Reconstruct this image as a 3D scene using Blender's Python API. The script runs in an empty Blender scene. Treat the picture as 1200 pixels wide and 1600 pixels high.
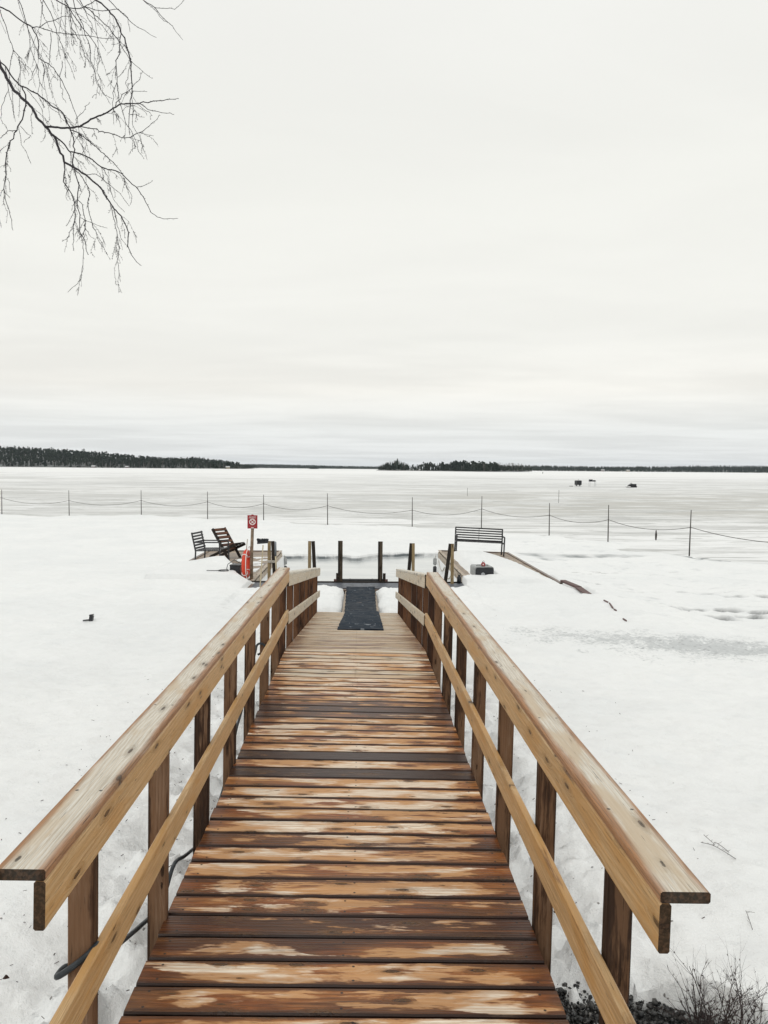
import bpy, bmesh, math, random
import numpy as np
from mathutils import Vector, Matrix, Quaternion
random.seed(7)
rng = np.random.default_rng(11)
SC = bpy.context.scene
COL = SC.collection
RAD = math.radians
EYE = 3.6            # eye height over the lake ice (z = 0)

# ---------------------------------------------------------------- camera
cam_data = bpy.data.cameras.new("camera")
cam = bpy.data.objects.new("camera", cam_data)
COL.objects.link(cam)
yaw, pitch, roll = 0.031475, 0.056261, RAD(0.5)
Fv = Vector((math.sin(yaw) * math.cos(pitch), math.cos(yaw) * math.cos(pitch), -math.sin(pitch)))
Rv = Vector((math.cos(yaw), -math.sin(yaw), 0))
Uv = Rv.cross(Fv)
R2 = math.cos(roll) * Rv + math.sin(roll) * Uv
U2 = -math.sin(roll) * Rv + math.cos(roll) * Uv
m = Matrix((R2, U2, -Fv)).transposed().to_4x4()
m.translation = Vector((0.03227, 0, EYE))
cam.matrix_world = m
cam_data.sensor_fit = 'VERTICAL'
cam_data.sensor_height = 36
cam_data.lens = 36 * 1202 / 1600
cam_data.clip_start = 0.05
cam_data.clip_end = 40000
SC.camera = cam

# ---------------------------------------------------------------- sky
SUN_EL, SUN_AZ = 48, 200
world = bpy.data.worlds.new("World")
SC.world = world
world.use_nodes = True
wt = world.node_tree
for n in list(wt.nodes): wt.nodes.remove(n)
def wn(t, **k):
    n = wt.nodes.new(t)
    for a, b in k.items(): setattr(n, a, b)
    return n
def setin(n, **k):
    for a, b in k.items(): n.inputs[a.replace('_', ' ')].default_value = b
out = wn('ShaderNodeOutputWorld')
bg = wn('ShaderNodeBackground'); bg.inputs[1].default_value = 0.1
sky = wn('ShaderNodeTexSky', sky_type='NISHITA', sun_disc=False)
sky.sun_elevation = RAD(SUN_EL); sky.sun_rotation = RAD(SUN_AZ)
tc = wn('ShaderNodeTexCoord')
sep = wn('ShaderNodeSeparateXYZ'); wt.links.new(tc.outputs['Generated'], sep.inputs[0])
zz = wn('ShaderNodeMath', operation='MAXIMUM'); zz.inputs[1].default_value = 0.0
wt.links.new(sep.outputs[2], zz.inputs[0])
za = wn('ShaderNodeMath', operation='ADD'); za.inputs[1].default_value = 0.035
wt.links.new(zz.outputs[0], za.inputs[0])
dx = wn('ShaderNodeMath', operation='DIVIDE'); dy = wn('ShaderNodeMath', operation='DIVIDE')
wt.links.new(sep.outputs[0], dx.inputs[0]); wt.links.new(za.outputs[0], dx.inputs[1])
wt.links.new(sep.outputs[1], dy.inputs[0]); wt.links.new(za.outputs[0], dy.inputs[1])
cmb = wn('ShaderNodeCombineXYZ')
wt.links.new(dx.outputs[0], cmb.inputs[0]); wt.links.new(dy.outputs[0], cmb.inputs[1])
def wnoise(scale, detail, dist=0.0, mapsc=(1, 1, 1), loc=(0, 0, 0), rough=.5):
    mp = wn('ShaderNodeMapping'); mp.inputs['Scale'].default_value = mapsc; mp.inputs['Location'].default_value = loc
    wt.links.new(cmb.outputs[0], mp.inputs[0])
    n = wn('ShaderNodeTexNoise'); setin(n, Scale=scale, Detail=detail, Distortion=dist, Roughness=rough)
    wt.links.new(mp.outputs[0], n.inputs['Vector']); return n
# base brightness over elevation (sin of the elevation angle)
ramp = wn('ShaderNodeValToRGB'); wt.links.new(zz.outputs[0], ramp.inputs[0])
cr = ramp.color_ramp
stops = [(0.0, (7.4, 7.85, 8.1)), (0.015, (8.1, 8.3, 8.3)), (0.05, (8.2, 8.35, 8.2)), (0.10, (9.1, 8.95, 8.4)),
         (0.16, (8.85, 8.8, 8.3)), (0.33, (8.7, 8.7, 8.2)), (0.55, (8.95, 8.95, 8.6)), (1.0, (8.9, 8.95, 8.75))]
while len(cr.elements) > 1: cr.elements.remove(cr.elements[0])
cr.elements[0].position = 0.0; cr.elements[0].color = (*[c / 10 for c in stops[0][1]], 1)
for p, c in stops[1:]:
    e = cr.elements.new(p); e.color = (*[v / 10 for v in c], 1)
n1 = wnoise(1.0, 5, .3, (.30, .42, 1), (3, 1, 0))
n2 = wnoise(1.0, 6, .5, (.7, 1.3, 1), (9, 4, 0), .55)
def wmix(a, b, f, mode='MIX'):
    x = wn('ShaderNodeMix', data_type='RGBA', blend_type=mode)
    for s, v in ((0, f), (6, a), (7, b)):
        if isinstance(v, (int, float, tuple)): x.inputs[s].default_value = v
        else: wt.links.new(v, x.inputs[s])
    return x.outputs[2]
def wramp(src, lo, hi, a, b):
    r = wn('ShaderNodeMapRange'); r.interpolation_type = 'SMOOTHSTEP'
    r.inputs[1].default_value = lo; r.inputs[2].default_value = hi
    r.inputs[3].default_value = a; r.inputs[4].default_value = b
    wt.links.new(src, r.inputs[0]); return r.outputs[0]
f1a = wramp(n1.outputs[0], .35, .62, -.085, .025)
lowm = wramp(zz.outputs[0], .05, .24, 1.0, .22)
f1m = wn('ShaderNodeMath', operation='MULTIPLY_ADD'); f1m.inputs[2].default_value = 1.0
wt.links.new(f1a, f1m.inputs[0]); wt.links.new(lowm, f1m.inputs[1]); f1 = f1m.outputs[0]
f2 = wramp(n2.outputs[0], .3, .7, .98, 1.015)
mul = wn('ShaderNodeMath', operation='MULTIPLY'); wt.links.new(f1, mul.inputs[0]); wt.links.new(f2, mul.inputs[1])
sc10 = wn('ShaderNodeMath', operation='MULTIPLY'); sc10.inputs[1].default_value = 10.5
wt.links.new(mul.outputs[0], sc10.inputs[0])
vm = wn('ShaderNodeVectorMath', operation='SCALE'); wt.links.new(ramp.outputs[0], vm.inputs[0]); wt.links.new(sc10.outputs[0], vm.inputs['Scale'])
colr = wmix(sky.outputs[0], vm.outputs[0], 0.97)
wt.links.new(colr, bg.inputs[0]); wt.links.new(bg.outputs[0], out.inputs[0])

sun_data = bpy.data.lights.new("sun", 'SUN')
sun_data.energy = 0.55; sun_data.angle = RAD(25); sun_data.color = (1, .97, .92)
sun = bpy.data.objects.new("sun", sun_data); COL.objects.link(sun)
az = RAD(SUN_AZ); el = RAD(SUN_EL)
sdir = Vector((math.sin(az) * math.cos(el), math.cos(az) * math.cos(el), math.sin(el)))
sun.rotation_euler = sdir.to_track_quat('Z', 'Y').to_euler()
sun.location = (0, 0, 30)
SC.view_settings.view_transform = 'Standard'
SC.view_settings.look = 'None'
SC.view_settings.gamma = 1
SC.view_settings.use_curve_mapping = False
SC.view_settings.exposure = 0.0
SC.render.engine = 'CYCLES'
SC.cycles.max_bounces = 6

# ---------------------------------------------------------------- node helpers
class NT:
    def __init__(s, name):
        s.m = bpy.data.materials.new(name); s.m.use_nodes = True
        s.t = s.m.node_tree; s.t.nodes.clear()
        s.out = s.n('ShaderNodeOutputMaterial'); s.b = s.n('ShaderNodeBsdfPrincipled')
        s.l(s.b.outputs[0], s.out.inputs[0])
    def n(s, t, **k):
        x = s.t.nodes.new(t)
        for a, b in k.items(): setattr(x, a, b)
        return x
    def l(s, a, b): s.t.links.new(a, b)
    def put(s, sock, v):
        if hasattr(v, 'is_linked'): s.l(v, sock)
        elif isinstance(v, tuple) and len(v) == 3 and sock.type == 'RGBA': sock.default_value = (*v, 1)
        else: sock.default_value = v
    def math(s, op, a, b=None, c=None, clamp=False):
        x = s.n('ShaderNodeMath', operation=op); x.use_clamp = clamp
        for i, v in enumerate((a, b, c)):
            if v is not None: s.put(x.inputs[i], v)
        return x.outputs[0]
    def xyz(s, a, b, c):
        x = s.n('ShaderNodeCombineXYZ')
        for i, v in enumerate((a, b, c)): s.put(x.inputs[i], v)
        return x.outputs[0]
    def sep(s, v):
        x = s.n('ShaderNodeSeparateXYZ'); s.l(v, x.inputs[0]); return x.outputs
    def vm(s, op, a, b):
        x = s.n('ShaderNodeVectorMath', operation=op); s.put(x.inputs[0], a); s.put(x.inputs[1], b); return x.outputs[0]
    def noise(s, v, scale=1.0, detail=3.0, rough=.5, dist=0.0):
        x = s.n('ShaderNodeTexNoise'); s.l(v, x.inputs['Vector'])
        x.inputs['Scale'].default_value = scale; x.inputs['Detail'].default_value = detail
        x.inputs['Roughness'].default_value = rough; x.inputs['Distortion'].default_value = dist
        return x.outputs[0]
    def voro(s, v, scale=1.0, feature='F1'):
        x = s.n('ShaderNodeTexVoronoi', feature=feature); s.l(v, x.inputs['Vector']); x.inputs['Scale'].default_value = scale
        return x
    def mr(s, v, lo, hi, a=0.0, b=1.0, smooth=True):
        x = s.n('ShaderNodeMapRange'); x.interpolation_type = 'SMOOTHSTEP' if smooth else 'LINEAR'
        for i, q in enumerate((v, lo, hi, a, b)): s.put(x.inputs[i], q)
        return x.outputs[0]
    def mix(s, f, a, b, mode='MIX'):
        x = s.n('ShaderNodeMix', data_type='RGBA', blend_type=mode)
        s.put(x.inputs[0], f); s.put(x.inputs[6], a); s.put(x.inputs[7], b); return x.outputs[2]
    def bump(s, h, strength=.5, dist=.01, normal=None):
        x = s.n('ShaderNodeBump'); x.inputs['Strength'].default_value = strength; x.inputs['Distance'].default_value = dist
        s.l(h, x.inputs['Height'])
        if normal: s.l(normal, x.inputs['Normal'])
        return x.outputs[0]
    def base(s, c, rough=.6, bump=None, spec=None, metal=None):
        s.put(s.b.inputs['Base Color'], c); s.put(s.b.inputs['Roughness'], rough)
        if bump: s.l(bump, s.b.inputs['Normal'])
        if spec is not None: s.put(s.b.inputs['Specular IOR Level'], spec)
        if metal is not None: s.put(s.b.inputs['Metallic'], metal)
        return s.m
    def obj(s): return s.n('ShaderNodeTexCoord').outputs['Object']
    def pos(s): return s.n('ShaderNodeNewGeometry').outputs['Position']

def wood(name, pale, tan, wetc, dark, hw=.0725, edge=.25, ringf=55., rdry=.6, rwet=.34, spec=.3, screws=None, endcol=.022, edgecol=None, stk=.30, sharp=1.0, edk=.10, kx=1.0, sidecol=None, patch=(1.5, 15.)):
    """local X runs along the grain, Y across the face; object colour: R wetness, G darkness"""
    s = NT(name)
    tcn = s.n('ShaderNodeTexCoord'); P = tcn.outputs['Object']
    oi = s.n('ShaderNodeObjectInfo'); rnd = oi.outputs['Random']
    cs = s.n('ShaderNodeSeparateColor'); s.l(oi.outputs['Color'], cs.inputs[0])
    wet, drk = cs.outputs[0], cs.outputs[1]
    off = s.xyz(s.math('MULTIPLY', rnd, 37.0), s.math('MULTIPLY', rnd, 91.3), s.math('MULTIPLY', rnd, 13.7))
    V = s.vm('ADD', P, off)
    x, y, z = s.sep(V); px, py, pz = s.sep(P)
    jit = s.math('SUBTRACT', s.noise(V, 60, 2), .5)
    def knots(fx, fy, fz, thr, o):
        kv = s.voro(s.xyz(s.math('ADD', s.math('MULTIPLY', x, fx), o), s.math('MULTIPLY', y, fy), 0.0)); kv.voronoi_dimensions = '2D'
        kc = s.n('ShaderNodeSeparateColor'); s.l(kv.outputs['Color'], kc.inputs[0])
        on = s.math('GREATER_THAN', kc.outputs[0], thr)
        d = s.math('ADD', kv.outputs['Distance'], s.math('MULTIPLY', jit, .16))
        m_ = lambda a, b: s.math('MULTIPLY', s.mr(d, a, b), on)
        return m_(.095, .065), m_(.04, .015), m_(.36, .07), s.math('MULTIPLY', m_(.118, .09), s.math('SUBTRACT', 1.0, m_(.078, .055)))
    knot, core, halo, rim = knots(2.4 * kx, 8.0 * kx ** 1.3, 2.0, .56 if kx < 1.3 else .80, 0.0)
    knot2, core2, halo2, rim2 = knots(5.0, 19.0, 5.0, .80 if kx < 1.3 else .88, 31.0)
    knot = s.math('MAXIMUM', knot, knot2); core = s.math('MAXIMUM', core, core2); halo = s.math('MAXIMUM', halo, s.math('MULTIPLY', halo2, .5))
    low = s.noise(s.xyz(s.math('MULTIPLY', x, 1.3), s.math('MULTIPLY', y, 7.0), s.math('MULTIPLY', z, 7.0)), 1.0, 3.0, .5, .4)
    r = s.math('ADD', s.math('MULTIPLY', s.math('ADD', y, s.math('MULTIPLY', z, .7)), ringf), s.math('MULTIPLY', low, 5.0))
    r = s.math('ADD', r, s.math('MULTIPLY', halo, 1.8))
    ring = s.math('POWER', s.math('ABSOLUTE', s.math('SINE', s.math('MULTIPLY', r, 3.1416))), 3.0)
    fine = s.noise(s.xyz(s.math('MULTIPLY', x, 6.0), s.math('MULTIPLY', y, 260.0), s.math('MULTIPLY', z, 260.0)), 1.0, 4.0, .7)
    streak = s.noise(s.xyz(s.math('MULTIPLY', x, 3.5), s.math('MULTIPLY', y, 75.0), s.math('MULTIPLY', z, 75.0)), 1.0, 4.0, .65, .2)
    n1 = s.noise(s.xyz(s.math('MULTIPLY', x, patch[0]), s.math('MULTIPLY', y, patch[1]), s.math('MULTIPLY', z, patch[1])), 1.0, 6.0, .62, .25)
    n1 = s.math('ADD', n1, s.math('MULTIPLY', s.math('SUBTRACT', streak, .5), stk))
    n1 = s.math('ADD', n1, s.math('MULTIPLY', halo, .07))
    ed = s.mr(s.math('ABSOLUTE', py), hw * .55, hw * 1.0)
    n1 = s.math('ADD', n1, s.math('MULTIPLY', ed, edge))
    if screws and hw > .07: n1 = s.math('ADD', n1, s.mr(s.math('ABSOLUTE', px), .52, .76, 0, .14))
    th = s.mr(wet, 0.0, 1.0, .80, .33, False)
    e_ = s.math('SUBTRACT', n1, th)
    damp = s.mr(e_, -.045 * sharp, .055 * sharp); soft = s.mr(e_, -.22, .02); deep = s.mr(e_, .04, .24)
    n3 = s.noise(s.xyz(s.math('MULTIPLY', x, 1.6), s.math('MULTIPLY', y, 17.0), s.math('MULTIPLY', z, 9.0)), 1.0, 4.0, .6, .3)
    n4 = s.noise(s.xyz(s.math('ADD', s.math('MULTIPLY', x, 2.2), 9.0), s.math('MULTIPLY', y, 9.0), s.math('MULTIPLY', z, 9.0)), 1.0, 4.0, .6, .3)
    dd = s.mr(s.math('ADD', s.math('ADD', n3, s.math('MULTIPLY', drk, .42)), s.math('MULTIPLY', ed, edk)), .56, .80)
    c_dry = s.mix(s.math('MULTIPLY', ring, .48), pale, tan)
    c_dry = s.mix(s.mr(fine, .40, .74, 0, .75), c_dry, tuple(v * .55 for v in tan))
    c_dry = s.mix(s.mr(s.math('ADD', n4, s.math('MULTIPLY', soft, .16)), .48, .66, 0, .85), c_dry, tan)
    c_wet = s.mix(s.mr(n4, .40, .62), wetc, tuple(a * .5 + b * .5 for a, b in zip(tan, wetc)))
    c_wet = s.mix(s.math('MULTIPLY', ring, .55), c_wet, tuple(v * .45 for v in wetc))
    c_wet = s.mix(s.mr(fine, .36, .74, 0, .7), c_wet, tuple(v * .35 for v in wetc))
    c_wet = s.mix(s.math('MULTIPLY', deep, .5), c_wet, dark)
    c = s.mix(damp, c_dry, c_wet)
    c = s.mix(s.math('MULTIPLY', dd, s.math('MULTIPLY', s.mr(drk, 0, 1, .45, .95, False), s.mr(damp, 0, 1, .3, 1.0))), c, s.mix(s.mr(fine, .4, .7), dark, tuple(v * 2.2 for v in dark)))
    if edgecol: c = s.mix(s.math('MULTIPLY', s.mr(s.math('ADD', s.math('ABSOLUTE', py), s.math('MULTIPLY', s.math('SUBTRACT', n1, .5), .06)), hw * .5, hw * .98), .85), c, s.mix(s.mr(fine, .4, .7), edgecol, tuple(v * .4 for v in edgecol)))
    c = s.mix(s.math('MULTIPLY', halo, .40), c, tuple(v * .35 for v in tan))
    c = s.mix(s.math('MULTIPLY', knot, .85), c, s.mix(s.mr(fine, .4, .6), tuple(v * .30 for v in tan), tuple(v * .10 for v in tan)))
    c = s.mix(s.math('MULTIPLY', rim, s.mr(jit, -.12, .12, .1, .95)), c, dark)
    c = s.mix(s.math('MULTIPLY', core, .8), c, tuple(v * .12 for v in tan))
    ck = s.noise(s.xyz(s.math('MULTIPLY', x, 9.0), s.math('MULTIPLY', y, 230.0), s.math('MULTIPLY', z, 230.0)), 1.0, 1.0)
    c = s.mix(s.math('MULTIPLY', s.mr(ck, .72, .77), .85), c, tuple(v * .4 for v in dark))
    if screws:
        for sx in screws:
            dxx = s.math('SUBTRACT', px, sx); dyy = s.math('SUBTRACT', s.math('ABSOLUTE', py), hw * .58)
            dist = s.math('SQRT', s.math('ADD', s.math('MULTIPLY', dxx, dxx), s.math('MULTIPLY', dyy, dyy)))
            c = s.mix(s.mr(dist, .0065, .004, 0, .9), c, (.02, .016, .014))
    nrm = s.sep(tcn.outputs['Normal']); nx = s.math('ABSOLUTE', nrm[0])
    if sidecol: c = s.mix(s.mr(s.math('ABSOLUTE', nrm[1]), .35, .8, 0, .95), c, sidecol)
    spec = s.mr(nx, .8, .95, spec, .03)
    c = s.mix(s.math('MULTIPLY', s.mr(nx, .8, .95), .96), c, s.mix(s.mr(s.noise(V, 90, 3, .6), .4, .65), tuple(v * endcol for v in (1.0, .75, .6)), tuple(v * endcol * 3.2 for v in (1.0, .6, .4))))
    rough = s.mix(damp, (rdry,) * 3, (rwet,) * 3)
    h = s.math('ADD', s.math('MULTIPLY', ring, .5), s.math('MULTIPLY', fine, .9))
    h = s.math('SUBTRACT', h, s.math('MULTIPLY', rim, 1.2))
    h = s.math('ADD', h, s.math('MULTIPLY', streak, .5))
    return s.base(c, rough, s.bump(h, .6, .0022), spec=spec)

DK = (.022, .010, .007)
M = {}
OR = (.31, .092, .018)
M['deck'] = wood('wet_deck_wood', (.93, .84, .70), (.53, .255, .085), OR, DK, .0705, .13, 50, spec=.26, rwet=.32, stk=.24, sharp=.65, edk=.34, patch=(2.0, 9.5), kx=1.25, sidecol=(.016, .008, .006), screws=(-.70, -.02, .69))
M['deckfar'] = wood('pale_deck_wood', (.74, .68, .58), (.58, .42, .26), (.34, .15, .06), (.10, .055, .035), .0725, .12, 50, spec=.3, edk=.25, sharp=.7, sidecol=(.05, .03, .02), screws=(-.70, 0, .69))
M['railtop'] = wood('weathered_rail_wood', (.70, .66, .58), (.54, .43, .30), (.30, .17, .08), (.09, .045, .025), .06, .04, 70, edgecol=(.36, .15, .045), rdry=.5, patch=(1.6, 9.), stk=.25, kx=1.7, screws=tuple(-2.72 + .875 * i for i in range(7)))
M['railtopfar'] = wood('grey_weathered_rail_wood', (.74, .71, .64), (.62, .54, .42), (.34, .22, .13), (.13, .08, .05), .06, .04, 70, rdry=.5, patch=(1.2, 8.))
M['railside'] = wood('tan_rail_wood', (.62, .42, .22), (.52, .29, .105), (.32, .13, .038), (.06, .028, .012), .06, .05, 45, rdry=.45, patch=(1.1, 9.), kx=1.55)
M['railsidefar'] = wood('pale_rail_wood', (.70, .63, .51), (.58, .46, .31), (.32, .19, .10), (.10, .06, .035), .06, .05, 45, rdry=.45, patch=(1.1, 9.))
M['postnear'] = wood('brown_black_post_wood', (.24, .15, .095), (.17, .092, .05), (.08, .040, .022), (.014, .008, .006), .04, .1, 60, rdry=.8, rwet=.6, spec=.15, patch=(1.4, 8.), kx=1.5)
M['post'] = wood('dark_post_wood', (.17, .085, .045), (.12, .055, .027), (.075, .030, .014), (.018, .009, .006), .04, .1, 60, rdry=.7, rwet=.5, spec=.2, patch=(1.4, 8.))
M['dock'] = wood('grey_dock_wood', (.54, .47, .39), (.42, .33, .24), (.22, .15, .10), (.08, .05, .04), .0725, .05, 50)
M['olddark'] = wood('dark_pile_wood', (.11, .09, .065), (.075, .055, .038), (.05, .033, .02), (.014, .011, .009), .05, .1, 60, rdry=.8, rwet=.6, spec=.2)
M['ochre'] = wood('ochre_pile_wood', (.34, .26, .15), (.26, .19, .10), (.15, .10, .05), (.05, .035, .02), .05, .1, 60, rdry=.8, rwet=.6, spec=.2)
M['chairwood'] = wood('reddish_chair_wood', (.20, .11, .075), (.14, .065, .04), (.09, .035, .022), (.025, .013, .010), .04, .1, 60, rdry=.8, rwet=.6, spec=.2)

def plain(name, c, rough=.6, nscale=8., var=.25, bs=.2, bd=.004, spec=.5, metal=0.0, det=4.):
    s = NT(name); P = s.obj()
    n = s.noise(P, nscale, det, .6)
    cc = s.mix(s.mr(n, .3, .7), tuple(v * (1 - var) for v in c), tuple(min(1, v * (1 + var)) for v in c))
    return s.base(cc, s.mr(s.noise(P, nscale * 2.3, 3.), .3, .7, max(.05, rough - .1), min(1, rough + .1)), s.bump(n, bs, bd), spec=spec, metal=metal)

M['metal'] = plain('dark_painted_metal', (.022, .022, .025), .45, 30, .3, .1)
M['black'] = plain('black_plastic', (.012, .014, .018), .4, 20, .3, .1)
M['rubber'] = plain('cable_rubber', (.012, .017, .022), .5, 20, .3, .1)
M['greycase'] = plain('grey_case_plastic', (.33, .34, .34), .5, 14, .2, .1)
M['greydisc'] = plain('pale_cap_plastic', (.42, .44, .46), .5, 14, .1, .1)
M['red'] = plain('red_sign_paint', (.27, .008, .012), .45, 10, .1, .05)
M['orange'] = plain('orange_red_buoy_skin', (.62, .045, .012), .5, 10, .12, .05)
M['whitep'] = plain('white_print', (.74, .66, .64), .5, 10, .05, .05)
M['pinkprint'] = plain('faded_pink_print', (.50, .14, .14), .5, 10, .05, .05)
M['rope'] = plain('pale_rope_fibre', (.50, .46, .40), .8, 90, .3, .4)
M['ropedark'] = plain('dark_rope_fibre', (.07, .065, .06), .8, 90, .3, .4)
M['pole'] = plain('dark_stick_wood', (.055, .048, .045), .8, 20, .4, .3)
M['polewood'] = plain('brown_pole_wood', (.20, .145, .095), .7, 12, .35, .3)
M['handle'] = plain('pale_handle_wood', (.46, .39, .26), .5, 9, .2, .1)
M['galv'] = plain('grey_metal', (.22, .24, .26), .4, 15, .2, .1, metal=.6)
M['brown'] = plain('brown_painted_wood', (.10, .05, .045), .6, 12, .3, .2)
M['bark'] = plain('dark_birch_twig_bark', (.016, .013, .018), .7, 60, .4, .3)
M['trunkbark'] = plain('white_birch_bark', (.50, .48, .45), .8, 6, .5, .5, .02)
M['dry'] = plain('dry_twig_bark', (.055, .040, .038), .8, 60, .4, .3)
def mat_stone():
    s = NT('wet_dark_stone'); P = s.pos(); n = s.noise(P, 55, 2, .5); n2 = s.noise(P, 120, 3, .6)
    c = s.mix(s.mr(n, .35, .62), (.014, .015, .017), (.06, .058, .055)); c = s.mix(s.mr(n, .66, .70), c, (.34, .33, .31))
    return s.base(c, s.mr(n2, .3, .7, .15, .5), s.bump(n2, .5, .006), spec=.5)
M['stone'] = mat_stone()
M['cabinwall'] = plain('cabin_wall_boards', (.30, .22, .12), .8, .5, .2)
M['cabinroof'] = plain('snow_covered_roof', (.50, .51, .52), .8, .5, .05)

def mat_snow():
    s = NT('old_wet_snow'); P = s.pos(); x, y, z = s.sep(P)
    big = s.noise(P, .35, 4, .55); mid = s.noise(P, 2.6, 5, .6); sm = s.noise(P, 17, 5, .65); gr = s.noise(P, 110, 3, .6)
    c = s.mix(s.mr(big, .35, .65), (.845, .86, .86), (.89, .90, .895))
    c = s.mix(s.mr(mid, .5, .75, 0, .25), c, (.74, .77, .79))
    c = s.mix(s.math('MULTIPLY', s.mr(s.noise(P, 1.1, 5, .65), .56, .70), s.math('MULTIPLY', s.mr(y, 8, 14), s.mr(x, 4, 7, .12, .55))), c, (.62, .64, .65))
    at = s.n('ShaderNodeAttribute'); at.attribute_name = 'slush_shade'
    c = s.mix(s.math('MULTIPLY', at.outputs['Fac'], .95), c, (.10, .105, .11))  # dark slush in the footprints, with the shade of their far walls painted in
    # trampled, refrozen patch on the right and crust by the docks
    ex = s.math('DIVIDE', s.math('SUBTRACT', x, 5.4), 2.9); ey = s.math('DIVIDE', s.math('SUBTRACT', y, s.math('ADD', 12.3, s.math('MULTIPLY', x, -.17))), .95)
    el = s.math('SQRT', s.math('ADD', s.math('MULTIPLY', ex, ex), s.math('MULTIPLY', ey, ey)))
    pm = s.mr(s.math('ADD', s.math('ADD', el, s.math('MULTIPLY', s.math('SUBTRACT', sm, .5), 2.6)), s.math('MULTIPLY', s.math('SUBTRACT', mid, .5), 2.4)), 1.1, .3)
    c = s.mix(s.math('MULTIPLY', pm, .8), c, (.52, .54, .545))
    pits = s.voro(s.xyz(s.math('MULTIPLY', x, 9.0), s.math('MULTIPLY', y, 13.0), s.math('MULTIPLY', z, 9.0)))
    pit = s.math('MULTIPLY', s.mr(pits.outputs['Distance'], .35, .12), s.mr(pm, .35, .8))
    c = s.mix(s.math('MULTIPLY', pit, .55), c, (.36, .37, .38))
    # dirt and needle specks near the bridge
    lat = s.mr(s.math('ABSOLUTE', x), 3.4, .9)
    near = s.mr(y, 11.0, 3.0)
    vs = s.voro(s.vm('ADD', P, s.vm('MULTIPLY', s.xyz(sm, mid, sm), (.06, .06, 0))), 13)
    k = s.n('ShaderNodeSeparateColor'); s.l(vs.outputs['Color'], k.inputs[0])
    spk = s.math('MULTIPLY', s.mr(vs.outputs['Distance'], .13, .08), s.math('GREATER_THAN', k.outputs[0], s.mr(s.math('MULTIPLY', lat, near), 0, 1, 1.01, .72, False)))
    c = s.mix(s.math('MULTIPLY', spk, .8), c, (.10, .085, .075))
    # wet rim at the water, darkened to paint the lip's shadow line
    rim = s.math('MULTIPLY', s.mr(z, .075, .02), s.mr(s.noise(s.xyz(s.math('MULTIPLY', x, .8), 0.0, 0.0), 1.0, 2.0), .40, .55, .25, 1.0))
    rim = s.math('MULTIPLY', rim, s.math('MULTIPLY', s.mr(y, 29.0, 29.8), s.mr(y, 32.9, 32.3)))
    c = s.mix(rim, c, (.16, .18, .19))
    h = s.math('ADD', s.math('MULTIPLY', sm, .7), s.math('MULTIPLY', mid, 1.5))
    h = s.math('ADD', h, s.math('MULTIPLY', gr, .22))
    cup = s.voro(s.vm('ADD', s.vm('MULTIPLY', P, (1.0, 1.0, .5)), s.vm('MULTIPLY', s.xyz(mid, sm, sm), (.35, .35, 0))), 5.5)
    h = s.math('ADD', h, s.math('MULTIPLY', s.mr(cup.outputs['Distance'], 0, .7, 0, 1, False), .28))
    h = s.math('SUBTRACT', h, s.math('MULTIPLY', pit, .5))
    return s.base(c, .55, s.bump(h, .55, .045), spec=.25)
M['snow'] = mat_snow()

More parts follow.
